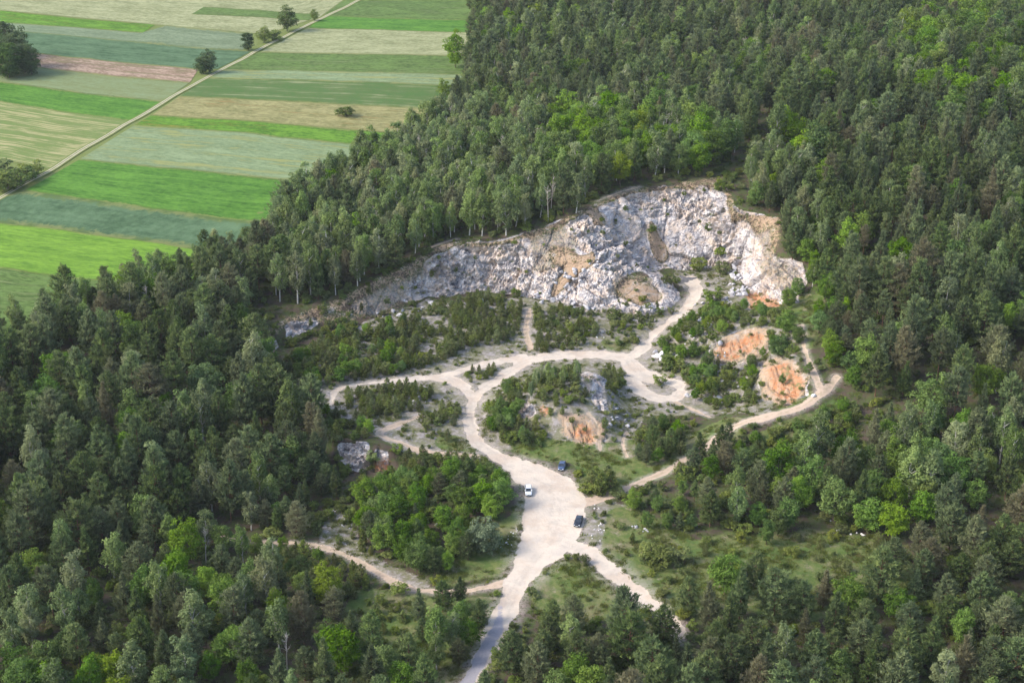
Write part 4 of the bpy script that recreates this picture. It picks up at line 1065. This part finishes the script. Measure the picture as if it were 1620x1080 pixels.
for zi, (zn, ph, poly, sp, kinds) in enumerate(ZONES):
    cs = np.array([ground_at(min(max(a, -400), 2100), b) if b > -100 else unproj(a, b, 25) for a, b in poly])
    x0, y0 = cs.min(0) - 5; x1, y1 = cs.max(0) + 5
    area = (x1 - x0) * (y1 - y0)
    N = int(area / sp ** 2 * 3.2)
    x = rng.uniform(x0, x1, N); y = rng.uniform(y0, y1, N)
    z = Hh(x, y)
    px, py, dep = project(x, y, z)
    m = inpoly(px, py, poly) & (px > -190) & (px < 1810)
    x, y = x[m], y[m]
    wd = np.full(x.shape, 99.0)
    for q in WORLD_WAYS: wd = np.minimum(wd, way_dist(x, y, q))
    names = list(kinds); wts = np.cumsum([kinds[k][0] for k in names])
    dens = fbm(x, y, 11, 2, 23)
    for i in range(len(x)):
        kd = names[int(np.searchsorted(wts, rng.random() * wts[-1]))]
        _, h0, h1 = kinds[kd]
        h = rng.uniform(h0, h1)
        clr = {P_: .13, L_: .2, B_: .12, Y_: .22, U_: .4, D_: .1}[kd] * h
        if wd[i] < max(.4, clr): continue
        s = sp * rng.uniform(.8, 1.2)
        if dens[i] < (.27 if sp < 4.5 else .22): continue
        if ok(x[i], y[i], s):
            put(x[i], y[i], s)
            placed.append((kd, float(x[i]), float(y[i]), h, rng.uniform(.85, 1.15), zi))
print('placed', len(placed), time.time() - T0, {k: sum(p[0] == k for p in placed) for k in SPEC})

NOUN = {P_: 'pine', Y_: 'bushy young pine', B_: 'pale green birch', L_: 'leafy tree', U_: 'green bush', D_: 'bare bleached dead tree'}
CAT = {P_: 'pine tree', Y_: 'young pine', B_: 'birch tree', L_: 'leafy tree', U_: 'bush', D_: 'dead tree', 'willow_bush': 'willow'}
LANDMARKS = [(455,45,'near the lone farm track tree'),(560,730,'near the grey outcrop'),(325,640,'near the fresh light green tree'),(242,740,'near the silvery blue green tree'),(105,665,'near the green gap tree'),(420,560,'near the rusty scar of the low cliff'),(150,460,'at the corner of the lime field'),
 (300,420,'along the dark teal rye field'),(430,370,'along the bright green crop field'),(520,300,'along the broad wheat field'),(600,245,'along the yellow green weedy strip'),(340,830,'where the sandy path enters the pines'),(290,920,'near the lime green tree below the path'),(115,1045,'near the bright leafy tree at the dark gap'),(370,1050,'near the vivid round tree'),
 (690,1040,'near the slender white birch'),(600,910,'by the bend of the sandy path'),(768,874,'near the silvery willow bush'),(836,784,'near the white car'),(890,740,'near the blue car'),(915,830,'near the black car'),(1040,960,'where the forking track meets the pines'),(1245,850,'at the back of the clearing'),(1390,860,'at the far corner of the clearing'),(1100,720,'where the sandy track climbs'),
 (1310,610,'near the track bend by the orange bank'),(1290,240,'near the big bright round tree'),(1180,260,'near the head of the bowl'),(1230,380,'by the shoulder of the bowl'),(600,425,'near the vivid lime tree'),(700,380,'by the rim path'),(850,355,'above the layered rock'),(980,300,'by the tan rim path'),(1090,280,'over the bowl wall'),(1265,440,'above the pink cliff'),(1520,1020,'near the vivid slim tree'),(760,1080,'by the asphalt end of the road'),
 (1240,640,'below the orange bank'),(1170,540,'by the upper orange scar'),(1150,440,'by the bowl rubble'),(1042,565,'near the white stone heap'),(832,520,'by the stony path'),(655,645,'near the grey island boulder'),(450,600,'by the end of the curling track'),(950,690,'by the orange face of the mound'),(960,500,'at the foot of the spur')]
LMW = [ground_at(a, b) + (t,) for a, b, t in LANDMARKS]
LIMIT = 285
byk = {}
for p in placed:
    x, y, h = p[1], p[2], p[3]
    z = float(Hh(x, y))
    a, b, dep = project(x, y, z + h * .6)
    vis = -5 < a < 1625 and -5 < b < 1085
    size = h * FPX / dep * (1 if vis else 0)
    if isinstance(p[5], str): size += 1000
    byk.setdefault(p[0], []).append((size, p, z))

PLURAL = {P_: ('pine_forest', 'dark pines massed through the woods round the quarry and far behind it'), B_: ('birch_wood', 'pale birches massed above the quarry face and through the far wood'), L_: ('leafy_wood', 'fresh green leafy trees massed through the woods'),
          Y_: ('young_pine_thicket', 'young pines massed over the quarry floor'), U_: ('undergrowth', 'low green bushes massed on the quarry slopes'), D_: ('dead_wood', 'bare dead trees in the woods')}

def stand_object(name, label, kind, rows, meshes):
    """one mass of trees nobody could count: points that carry tree instances"""
    src = bpy.data.collections.new(name + '_kinds')
    for i, me in enumerate(meshes):
        o = bpy.data.objects.new('%s_source_%02d' % (name, i), me)
        src.objects.link(o)
    me = bpy.data.meshes.new(name)
    me.vertices.add(len(rows))
    me.vertices.foreach_set('co', np.array([r[0] for r in rows], np.float32).ravel())
    a = me.attributes.new('pick', 'INT', 'POINT'); a.data.foreach_set('value', np.array([r[1] for r in rows], np.int32))
    a = me.attributes.new('turn', 'FLOAT_VECTOR', 'POINT'); a.data.foreach_set('vector', np.array([r[2] for r in rows], np.float32).ravel())
    a = me.attributes.new('size', 'FLOAT_VECTOR', 'POINT'); a.data.foreach_set('vector', np.array([r[3] for r in rows], np.float32).ravel())
    o = link(bpy.data.objects.new(name, me))
    tag(o, label, None, None, 'stuff')
    g = bpy.data.node_groups.new(name + '_scatter', 'GeometryNodeTree')
    g.interface.new_socket('Geometry', in_out='INPUT', socket_type='NodeSocketGeometry')
    g.interface.new_socket('Geometry', in_out='OUTPUT', socket_type='NodeSocketGeometry')
    N = g.nodes
    gi, go = N.new('NodeGroupInput'), N.new('NodeGroupOutput')
    ci = N.new('GeometryNodeCollectionInfo'); ci.inputs['Collection'].default_value = src
    ci.inputs['Separate Children'].default_value = True; ci.inputs['Reset Children'].default_value = True
    ip = N.new('GeometryNodeInstanceOnPoints'); ip.inputs['Pick Instance'].default_value = True
    def na(nm, t):
        q = N.new('GeometryNodeInputNamedAttribute'); q.data_type = t; q.inputs['Name'].default_value = nm
        return q.outputs['Attribute']
    e2r = N.new('FunctionNodeEulerToRotation')
    g.links.new(na('turn', 'FLOAT_VECTOR'), e2r.inputs[0])
    g.links.new(gi.outputs[0], ip.inputs['Points']); g.links.new(ci.outputs[0], ip.inputs['Instance'])
    g.links.new(na('pick', 'INT'), ip.inputs['Instance Index']); g.links.new(e2r.outputs[0], ip.inputs['Rotation'])
    g.links.new(na('size', 'FLOAT_VECTOR'), ip.inputs['Scale']); g.links.new(ip.outputs[0], go.inputs[0])
    md = o.modifiers.new('scatter', 'NODES'); md.node_group = g
    return o

def tree_label(kd, zi, x, y, h, wsc, v):
    ph = ZONES[zi][1]
    _, h0, h1 = ZONES[zi][4][kd]
    f = (h - h0) / (h1 - h0)
    size = 'tall' if f > .66 else ('short' if f < .33 else 'middling')
    wid = 'broad' if wsc > 1.05 else ('slim' if wsc < .95 else '')
    stem = 'bare stemmed ' if kd == P_ and v in (5, 6) else ('pointed ' if kd == P_ and v > 6 else '')
    d, t = min(((x - a) ** 2 + (y - b) ** 2, t) for a, b, t in LMW)
    lab = ' '.join((size + ' ' + wid + ' ' + stem + NOUN[kd] + ' ' + ph).split())
    if d < 30 ** 2:
        lab = ' '.join((size + ' ' + wid + ' ' + stem + NOUN[kd] + ' ' + t + ', ' + ph).split())
        if len(lab.split()) > 16: lab = ' '.join((size + ' ' + wid + ' ' + stem + NOUN[kd] + ' ' + t).split())
    return lab
GROUPS = {}
STAND_ROWS = {}
for kd, lst in byk.items():
    lst.sort(key=lambda t: -t[0])
    rows = []
    sp = SPEC[kd]
    for n_, (size, p, z) in enumerate(lst):
        _, x, y, h, wsc, zi = p
        v = random.randrange(len(sp))
        if kd == P_ and not isinstance(zi, str) and ZONES[zi][0] in ('lower', 'mixwest', 'fork', 'thicket', 'outcrop', 'bank', 'terrace'): v = random.choice((0, 1, 2, 3, 4, 7))
        zn_ = '' if isinstance(zi, str) else ZONES[zi][0]
        if kd == L_: v = random.randrange(5, 8) if random.random() < (.6 if 'bright' in zn_ else .2) else random.randrange(5)
        if kd == P_ and v > 6 and zn_ in ('left', 'edge', 'rim') and random.random() < .7: v = random.randrange(5)
        hn, tm, cm, jm = sp[v]
        if kd == L_ and isinstance(zi, str):
            mk = 'dark' if 'dark' in zi else ('lime' if any(w in zi for w in ('lime', 'vivid', 'bright', 'fresh', 'yellow green')) else None)
            if mk: hn, tm, cm, jm = SPEC[mk][v % 3]
        s = h / hn
        ws = s * wsc
        if kd == P_ and h < 10: ws *= 1.1
        if kd == P_ and not isinstance(zi, str) and ZONES[zi][0] == 'lower': ws *= 1.12
        rz = random.uniform(0, 6.283)
        if n_ < LIMIT and size > 0:
            e = bpy.data.objects.new(kd, None)
            e.empty_display_size = .5
            e.location = (x, y, z - .15); e.rotation_euler = (random.gauss(0, .02), random.gauss(0, .02), rz); e.scale = (ws, ws, s)
            link(e)
            if isinstance(zi, str): tag(e, zi, CAT[kd])
            else:
                lab = tree_label(kd, zi, x, y, h, wsc, v)
                tag(e, lab, CAT[kd], GROUPS.setdefault(lab, CAT[kd] + ' group ' + ZONES[zi][1]))
            link(bpy.data.objects.new('trunk' if kd not in (U_, 'willow_bush') else 'stem', tm), e)
            link(bpy.data.objects.new({U_: 'foliage', 'willow_bush': 'foliage', D_: 'bare_branches'}.get(kd, 'crown'), cm), e)
        else:
            rows.append(((x, y, z - .15), v, (random.gauss(0, .02), random.gauss(0, .02), rz), (ws, ws, s)))
    STAND_ROWS[kd] = rows
    if kd != U_ and rows: stand_object(PLURAL[kd][0], PLURAL[kd][1], kd, rows, [q[3] for q in sp])
print('trees', time.time() - T0)

# ------------------------------------------------------------------ undergrowth and grass tufts
def scatter(N, seed, dens):
    g = np.random.default_rng(seed)
    y = g.uniform(235, 760, N) ; x = g.uniform(-1, 1, N) * (y * .42 + 10)
    z = Hh(x, y)
    px, py, _ = project(x, y, z)
    m = (px > -60) & (px < 1680) & (py > 120) & (py < 1180) & ~inpoly(px, py, FIELDPOLY)
    x, y, z, px, py = x[m], y[m], z[m], px[m], py[m]
    wd = np.full(x.shape, 99.0)
    for q in WORLD_WAYS: wd = np.minimum(wd, way_dist(x, y, q))
    for cx_, cy2 in CARS: wd = np.where(np.hypot(x - cx_, y - cy2) < 4.2, -1, wd)
    ing = np.zeros(x.shape, bool); inr = np.zeros(x.shape, bool); inv = np.zeros(x.shape, bool)
    for p in GRASS: ing |= inpoly(px, py, p)
    for p in ROCKS: inr |= inpoly(px, py, p)
    for p in GRAVEL: inv |= inpoly(px, py, p)
    keep = dens(x, y, wd, ing, inr, inv, g)
    return x[keep], y[keep], z[keep], wd[keep], ing[keep], inr[keep], inv[keep], g
def d_bush(x, y, wd, ing, inr, inv, g):
    n_ = fbm(x, y, 12, 3, 55)
    pr = np.where(inr, .03, np.where(ing, .03 * (n_ > .5), np.where(inv, .6 * smooth(.40, .58, n_), .6 * smooth(.3, .55, n_))))
    return (g.random(len(x)) < pr) & (wd > .9)
x, y, z, wd, ing, inr, inv, g = scatter(26000, 5, d_bush)
for i in range(len(x)):
    h = g.uniform(.5, 1.1) if (ing[i] or inv[i] or inr[i]) else g.uniform(.8, 2.4)
    ws = h / 2.4 * g.uniform(.9, 1.5)
    STAND_ROWS[U_].append(((x[i], y[i], z[i] - .1), int(g.integers(0, 4)), (0, 0, g.uniform(0, 6.28)), (ws, ws, h / 2.4)))
stand_object(PLURAL[U_][0], PLURAL[U_][1], U_, STAND_ROWS[U_], [q[3] for q in SPEC[U_]])
TM = leaf_material('grass_blades', (.10, .135, .036, 1), (.17, .205, .065, 1), (.22, .21, .10, 1), .35, .15, .06)
tufts = []
for k in range(4):
    g = np.random.default_rng(300 + k)
    m = 60
    c = np.column_stack([g.normal(size=(m, 2)) * .32, np.zeros(m)])
    d = unit(np.column_stack([c[:, :2] * .6 + g.normal(size=(m, 2)) * .35, np.ones(m) * .9]))
    v, f = blades(c, d, g.uniform(.22, .5, m), np.full(m, .10), g, g.normal(size=(m, 3)))
    me = mesh_np('grass_tuft', v, f, TM, False); fattr(me, 'tint', g.random(m), 'FACE'); tufts.append(me)
def d_tuft(x, y, wd, ing, inr, inv, g):
    n_ = fbm(x, y, 7, 3, 58)
    pr = np.where(inr, .04, np.where(ing, .9 * smooth(.35, .6, n_), np.where(inv, .5 * smooth(.4, .6, n_), .15)))
    return (g.random(len(x)) < pr) & (wd > .25)
x, y, z, wd, ing, inr, inv, g = scatter(160000, 6, d_tuft)
rows = [((x[i], y[i], z[i] - .05), int(g.integers(0, 4)), (0, 0, g.uniform(0, 6.28)), (q := g.uniform(.7, 1.5), q, q)) for i in range(len(x))]
stand_object('grass', 'rough grass tufts over the clearings and road margins', 'grass', rows, tufts)
print('undergrowth', len(x), time.time() - T0)

# ------------------------------------------------------------------ boulders and rubble
def rock_material(name, a, b, c):
    n = NT(name)
    co = n.n('ShaderNodeTexCoord').outputs['Object']
    r = n.n('ShaderNodeObjectInfo').outputs['Random']
    nz = n.noise(co, 2.2, 4, .65)
    col = n.mix(n.step(nz, .38, .62), a, b)
    col = n.mix(n.math('MULTIPLY', n.step(r, .5, 1), .6), col, c)
    return n.principled(col, .92, n.bump(nz, .6, .12), .15)
RM = rock_material('broken_limestone', (.33, .32, .335, 1), (.50, .48, .47, 1), (.27, .265, .28, 1))
RW = rock_material('fresh_white_limestone', (.60, .58, .55, 1), (.70, .67, .63, 1), (.62, .58, .53, 1))
def boulder_mesh(seed, mat):
    g = np.random.default_rng(seed)
    bm = bmesh.new()
    bmesh.ops.create_icosphere(bm, subdivisions=3, radius=1.0)
    co = np.array([v.co for v in bm.verts])
    for _ in range(9):   # break planes off the block
        nrm = unit(g.normal(size=3)); dd = g.uniform(.52, .82)
        t = co @ nrm - dd
        co = co - np.where(t > 0, t, 0)[:, None] * nrm
    co *= np.array([1.0, g.uniform(.7, .95), g.uniform(.55, .85)])
    co += g.normal(size=co.shape) * .012
    for v, c_ in zip(bm.verts, co): v.co = c_
    me = bpy.data.meshes.new('boulder'); bm.to_mesh(me); bm.free()
    me.materials.append(mat)
    return me
BG = [boulder_mesh(400 + i, RM) for i in range(6)]
BWH = [boulder_mesh(420 + i, RW) for i in range(3)]
HEAPS = [  # polygon, how many, radius range, meshes, place
 ([(840,464),(955,474),(958,494),(900,488),(846,480)], 40, .45, 1.3, BG, 'in the rubble at the foot of the rock face'),
 ([(872,432),(950,412),(962,470),(882,466)], 26, .5, 1.6, BG, 'on the scree beside the tan chute'),
 ([(1150,416),(1190,428),(1188,466),(1158,470)], 44, .45, 1.2, BG, 'in the tumbled rubble of the bowl'),
 ([(1085,482),(1160,462),(1175,500),(1100,540)], 30, .4, 1.1, BG, 'between bushes below the bowl rubble'),
 ([(1062,552),(1130,505),(1180,570),(1190,640),(1112,650)], 40, .35, 1.0, BG, 'on the stony shrub slope'),
 ([(970,640),(1000,650),(988,700),(962,682)], 12, .35, .9, BG, 'at the foot of the mound rock'),
 ([(560,504),(680,474),(830,474),(828,494),(640,506)], 24, .4, 1.1, BG, 'fallen among young pines under the cliff'),
 ([(938,792),(968,826),(952,862),(930,850)], 18, .15, .3, BWH, 'on the gravel edge by the black car'),
 ([(822,830),(812,860),(796,880),(788,872),(806,845)], 12, .15, .35, BWH, 'on the grass edge of the gravel road'),
 ([(520,805),(550,795),(590,860),(570,870),(520,840)], 16, .2, .45, BG, 'on bare stony ground above the sandy path'),
 ([(1300,815),(1330,835),(1400,850),(1320,850)], 7, .3, .7, BWH, 'in the grass at the back of the clearing'),
 ([(1000,832),(1035,838),(1032,845),(1000,838)], 8, .3, .55, BG, 'in the low row below the pine grove'),
 ([(935,522),(962,524),(960,536),(936,534)], 9, .2, .45, BWH, 'in the scatter beside the quarry floor pines'),
 ([(610,630),(680,622),(690,650),(640,668)], 10, .25, .6, BG, 'on the oval island'),
]
STONES = [(1040,566,1.5,BWH,'big white block at the front of the white stone heap'),(1048,562,1.3,BWH,'white block at the back of the white stone heap'),(1036,559,1.2,BG,'grey block on the back of the white stone heap'),(1046,570,1.0,BWH,'small white block at the front of the white stone heap'),(1034,566,.9,BWH,'white block at the outer side of the heap'),(1072,567,1.1,BG,'grey boulder lying beside the white stone heap'),(655,643,1.7,BG,'grey boulder alone on the oval island'),(1136,631,1.3,BG,'pale boulder at the foot of the shrub slope'),(1088,627,.9,BG,'grey stone beside the turning loop'),(1094,626,.8,BWH,'white stone beside the turning loop'),(1287,628,.8,BWH,'white stone at the track bend by the orange bank'),(1063,552,.9,BG,'dark stone under bushes by the white heap'),(690,830,.5,BWH,'white stone at the thicket foot')]
def put_stone(px, py, r, meshes, lab, grp, g, xy=None):
    x, y = xy if xy is not None else ground_at(px, py)
    o = bpy.data.objects.new('boulder', meshes[int(g.integers(0, len(meshes)))])
    o.scale = (r * g.uniform(.85, 1.2), r * g.uniform(.85, 1.2), r)
    o.rotation_euler = (g.normal() * .3, g.normal() * .3, g.uniform(0, 6.28))
    o.location = (x, y, float(Hh(x, y)) + r * .25)
    link(o); tag(o, lab, 'rock', grp)
g = np.random.default_rng(77)
for (a, b, r, ms, lab) in STONES: put_stone(a, b, r, ms, lab, None, g)
for (poly, nmb, r0, r1, ms, ph) in HEAPS:
    P = np.array(poly); k = 0; tries = 0
    while k < nmb and tries < 3000:
        tries += 1
        a, b = g.uniform(P[:, 0].min(), P[:, 0].max()), g.uniform(P[:, 1].min(), P[:, 1].max())
        if not inpoly(np.array([a]), np.array([b]), poly)[0]: continue
        x, y = ground_at(a, b)
        r = r0 + (r1 - r0) * g.random() ** 2.2
        if min(float(way_dist(np.array([x]), np.array([y]), q)[0]) for q in WORLD_WAYS) < r * .6: continue
        f = (r - r0) / (r1 - r0)
        sz = 'large' if f > .6 else ('middling' if f > .2 else 'small')
        lab = '%s %s boulder %s' % (sz, 'white' if ms is BWH else 'grey', ph)
        put_stone(a, b, r, ms, lab, 'rocks ' + ph, g, (x, y)); k += 1
# burnt patch on the bowl floor
n = NT('ash')
co = n.n('ShaderNodeNewGeometry').outputs['Position']
ASH = n.principled(n.mix(n.noise(co, 1.3, 4, .7), (.03, .03, .035, 1), (.22, .21, .21, 1)), .95, None, .1)
ax, ay = ground_at(1086, 441)
bm = bmesh.new()
vs = [bm.verts.new((ax, ay, float(Hh(ax, ay)) + .16))]
for k in range(28):
    t = k / 28 * 6.283; rr = 1 + .35 * math.sin(3 * t + 1) + .2 * math.sin(7 * t)
    X, Y = ax + math.cos(t) * 2.6 * rr, ay + math.sin(t) * 2.0 * rr
    vs.append(bm.verts.new((X, Y, float(Hh(X, Y)) - .02)))
for k in range(28): bm.faces.new((vs[0], vs[1 + k], vs[1 + (k + 1) % 28]))
me = bpy.data.meshes.new('ash_patch'); bm.to_mesh(me); bm.free(); me.materials.append(ASH)
tag(link(bpy.data.objects.new('ash_patch', me)), 'blackened burnt patch on the floor of the rock bowl', None, None, 'structure')
print('stones', time.time() - T0)

# ------------------------------------------------------------------ cars
def paint(name, c, rough=.25):
    n = NT(name)
    co = n.n('ShaderNodeTexCoord').outputs['Object']
    nz = n.noise(co, 3, 3, .6)
    dust = tuple(c[i] * .75 + (.4, .36, .3)[i] * .25 for i in range(3)) + (1,)
    return n.principled(n.mix(n.step(nz, .5, .8), c, dust), rough, None, .5, 0, .6)
def plain(name, c, rough=.5, metal=0.0, spec=.5):
    n = NT(name)
    co = n.n('ShaderNodeTexCoord').outputs['Object']
    nz = n.noise(co, 8, 2, .5)
    d = tuple(v * .85 for v in c[:3]) + (1,)
    return n.principled(n.mix(nz, c, d), rough, None, spec, metal)
GLASS = plain('tinted_window_glass', (.02, .026, .034, 1), .06, 0, .9)
RUB = plain('tyre_rubber', (.02, .02, .02, 1), .85)
ALU = plain('rim_alloy', (.5, .5, .52, 1), .35, .8)
LAMP = plain('headlamp_lens', (.75, .77, .8, 1), .12, .2)
RED = plain('tail_lamp_lens', (.4, .02, .02, 1), .2)
PLT = plain('white_number_plate', (.78, .78, .76, 1), .4)
BLK = plain('black_trim', (.025, .025, .028, 1), .6)
def quadmesh(name, v, f, mat, parent, sm=False, bev=0.0):
    me = bpy.data.meshes.new(name); me.from_pydata([tuple(p) for p in v], [], f); me.update()
    if bev:
        bm = bmesh.new(); bm.from_mesh(me)
        bmesh.ops.bevel(bm, geom=list(bm.edges), offset=bev, segments=2, affect='EDGES', profile=.6)
        bm.to_mesh(me); bm.free()
    for p in me.polygons: p.use_smooth = sm
    me.materials.append(mat)
    return link(bpy.data.objects.new(name, me), parent)
def boxm(name, c, d, mat, parent, bev=.02):
    v = [(c[0] + sx * d[0] / 2, c[1] + sy * d[1] / 2, c[2] + sz * d[2] / 2) for sx in (-1, 1) for sy in (-1, 1) for sz in (-1, 1)]
    return quadmesh(name, v, [(0, 1, 3, 2), (4, 6, 7, 5), (0, 4, 5, 1), (2, 3, 7, 6), (0, 2, 6, 4), (1, 5, 7, 3)], mat, parent, False, bev)
def car(label, px, py, turn, col, L=4.35, Wd=1.74, Ht=1.45, hatch=True):
    x, y = ground_at(px, py)
    e = bpy.data.objects.new('parked_car', None); e.empty_display_size = 1
    link(e); tag(e, label, 'car', 'cars parked on the gravel')
    z = float(Hh(x, y)) - .10
    e.location = (x, y, z); e.rotation_euler = (0, 0, turn)      # nose towards local -Y
    pm = paint('car_paint', col)
    h = Wd / 2
    f = -L / 2
    # stations: y, half width, bottom, shoulder top
    S = [(f, h * .72, .34, .60), (f + .10, h * .86, .24, .70), (f + .45, h * .97, .20, .80), (f + 1.15, h, .20, .92), (f + 1.6, h, .20, .97), (0.35, h, .20, .98), (L / 2 - .75, h * .99, .20, 1.0),
         (L / 2 - .25, h * .95, .24, 1.0 if hatch else .98), (L / 2 - .06, h * .86, .30, .93 if hatch else .9), (L / 2, h * .74, .38, .78)]
    V, F = [], []
    for (yy, w, zb, zt) in S:
        V += [(-w * .9, yy, zb), (-w, yy, zb + .18), (-w * 1.0, yy, zt - .22), (-w * .93, yy, zt - .05), (-w * .6, yy, zt), (w * .6, yy, zt), (w * .93, yy, zt - .05), (w, yy, zt - .22), (w, yy, zb + .18), (w * .9, yy, zb)]
    for i in range(len(S) - 1):
        for k in range(10):
            a, b = i * 10 + k, i * 10 + (k + 1) % 10
            F.append((a, b, b + 10, a + 10))
    F.append(tuple(range(9, -1, -1))); F.append(tuple(range((len(S) - 1) * 10, len(S) * 10)))
    quadmesh('body', V, F, pm, e, True)
    # cabin: glasshouse corners at the belt and at the roof
    b0, b1 = f + 1.18, (L / 2 - .18 if hatch else L / 2 - .85)
    r0, r1 = f + 1.95, (L / 2 - .62 if hatch else L / 2 - 1.35)
    wb, wr, zb, zr = h * .90, h * .70, .95, Ht
    B = [(-wb, b0, zb), (wb, b0, zb), (wb, b1, zb), (-wb, b1, zb)]
    T = [(-wr, r0, zr - .05), (wr, r0, zr - .05), (wr, r1, zr - .07), (-wr, r1, zr - .07)]
    quadmesh('windscreen', [B[0], B[1], T[1], T[0]], [(0, 1, 2, 3)], GLASS, e)
    quadmesh('rear_window', [B[2], B[3], T[3], T[2]], [(0, 1, 2, 3)], GLASS, e)
    for sgn, (i, j) in ((1, (1, 2)), (-1, (3, 0))):
        m_b, m_t = [(B[i][k] + B[j][k]) / 2 for k in range(3)], [(T[i][k] + T[j][k]) / 2 for k in range(3)]
        quadmesh('side_window', [B[i], m_b, m_t, T[i]], [(0, 1, 2, 3)], GLASS, e)
        quadmesh('side_window', [m_b, B[j], T[j], m_t], [(0, 1, 2, 3)], GLASS, e)
    # roof skin with its pillars
    tb = Tub()
    for k in range(4):
        tb.tube([np.array(B[k]) * (1.0, 1, 1), np.array(T[k])], [.055, .05], 6)
    for i, j in ((1, 2), (3, 0)):
        tb.tube([(np.array(B[i]) + B[j]) / 2 + (0, .1, 0), (np.array(T[i]) + T[j]) / 2 + (0, .1, 0)], [.05, .045], 6)
    pv, pf = tb.get()
    rv, rf = [], []
    for a_ in range(7):
        for b_ in range(7):
            u, w = a_ / 6, b_ / 6
            rv.append((-wr * 1.06 + 2.12 * wr * u, r0 - .07 + (r1 - r0 + .16) * w, zr - .045 + .055 * (1 - (2 * u - 1) ** 4) * (1 - .7 * (2 * w - 1) ** 4)))
    for a_ in range(6):
        for b_ in range(6):
            q = a_ * 7 + b_; rf.append((q, q + 7, q + 8, q + 1))
    n0 = len(pv)
    quadmesh('roof', list(map(tuple, pv)) + rv, [tuple(int(t) for t in q) for q in pf] + [tuple(t + n0 for t in q) for q in rf], pm, e, True)
    for yy in (f + .82, L / 2 - .78):
        for sx in (-1, 1):
            c_ = np.array([sx * (h - .10), yy, .31])
            a = np.linspace(0, 6.283, 18, endpoint=False)
            prof = [(.20, -.10), (.29, -.11), (.31, -.07), (.31, .07), (.29, .11), (.20, .10)]
            v = [(c_[0] + dx, c_[1] + r_ * math.cos(t), c_[2] + r_ * math.sin(t)) for r_, dx in prof for t in a]
            ff = [(i * 18 + k, i * 18 + (k + 1) % 18, (i + 1) * 18 + (k + 1) % 18, (i + 1) * 18 + k) for i in range(5) for k in range(18)]
            wv = quadmesh('wheel', v, ff, RUB, e, True)
            v = [(c_[0] + sx * .10, c_[1], c_[2])] + [(c_[0] + sx * .085, c_[1] + .205 * math.cos(t), c_[2] + .205 * math.sin(t)) for t in a]
            quadmesh('rim', v, [(0, 1 + k, 1 + (k + 1) % 18) for k in range(18)], ALU, wv)
    for sx in (-1, 1):
        boxm('headlight', (sx * h * .66, f + .12, .64), (.36, .16, .15), LAMP, e, .04)
        boxm('tail_light', (sx * h * .74, L / 2 - .07, .78), (.24, .12, .22), RED, e, .03)
        boxm('mirror', (sx * (h + .08), f + 1.55, 1.0), (.2, .11, .14), pm, e, .04)
        boxm('sill_trim', (sx * (h * .975), -.05, .24), (.08, L * .46, .09), BLK, e, .02)
    boxm('grille', (0, f + .02, .58), (h * .62, .06, .13), BLK, e, .02)
    boxm('bumper', (0, f + .03, .36), (Wd * .78, .14, .16), BLK, e, .04)
    boxm('bumper', (0, L / 2 - .03, .42), (Wd * .78, .14, .18), BLK, e, .04)
    boxm('number_plate', (0, f - .05, .42), (.52, .03, .12), PLT, e, .008)
    boxm('number_plate', (0, L / 2 + .05, .62), (.52, .03, .12), PLT, e, .008)
    return e
car('white hatchback parked at the gravel edge beside the leafy thicket', 836, 779, R(1), (.72, .72, .70, 1), 4.4, 1.76, 1.47, True)
car('dark blue saloon parked below the rocky mound', 889, 739, R(-10), (.045, .07, .135, 1), 4.45, 1.74, 1.42, False)
car('black saloon standing on the open gravel near the fork', 915, 827, R(-13), (.012, .013, .018, 1), 4.6, 1.78, 1.42, False)
print('cars', time.time() - T0)

# ------------------------------------------------------------------ haze: one closed box of faintly hazy air round everything
n = NT('hazy_air')
pv = n.n('ShaderNodeVolumePrincipled')
pv.inputs['Color'].default_value = (.88, .92, 1.0, 1)
pv.inputs['Density'].default_value = .00004
pv.inputs['Anisotropy'].default_value = .2
n.t.links.new(pv.outputs[0], n.out.inputs['Volume'])
hv = [(sx, sy, sz) for sx in (-760, 760) for sy in (-120, 1560) for sz in (-14, 205)]
me = bpy.data.meshes.new('haze')
me.from_pydata(hv, [], [(0, 1, 3, 2), (4, 6, 7, 5), (0, 4, 5, 1), (2, 3, 7, 6), (0, 2, 6, 4), (1, 5, 7, 3)]); me.update()
me.materials.append(n.m)
tag(link(bpy.data.objects.new('haze', me)), 'thin summer haze over the land', None, None, 'stuff')
cy.volume_bounces = 0
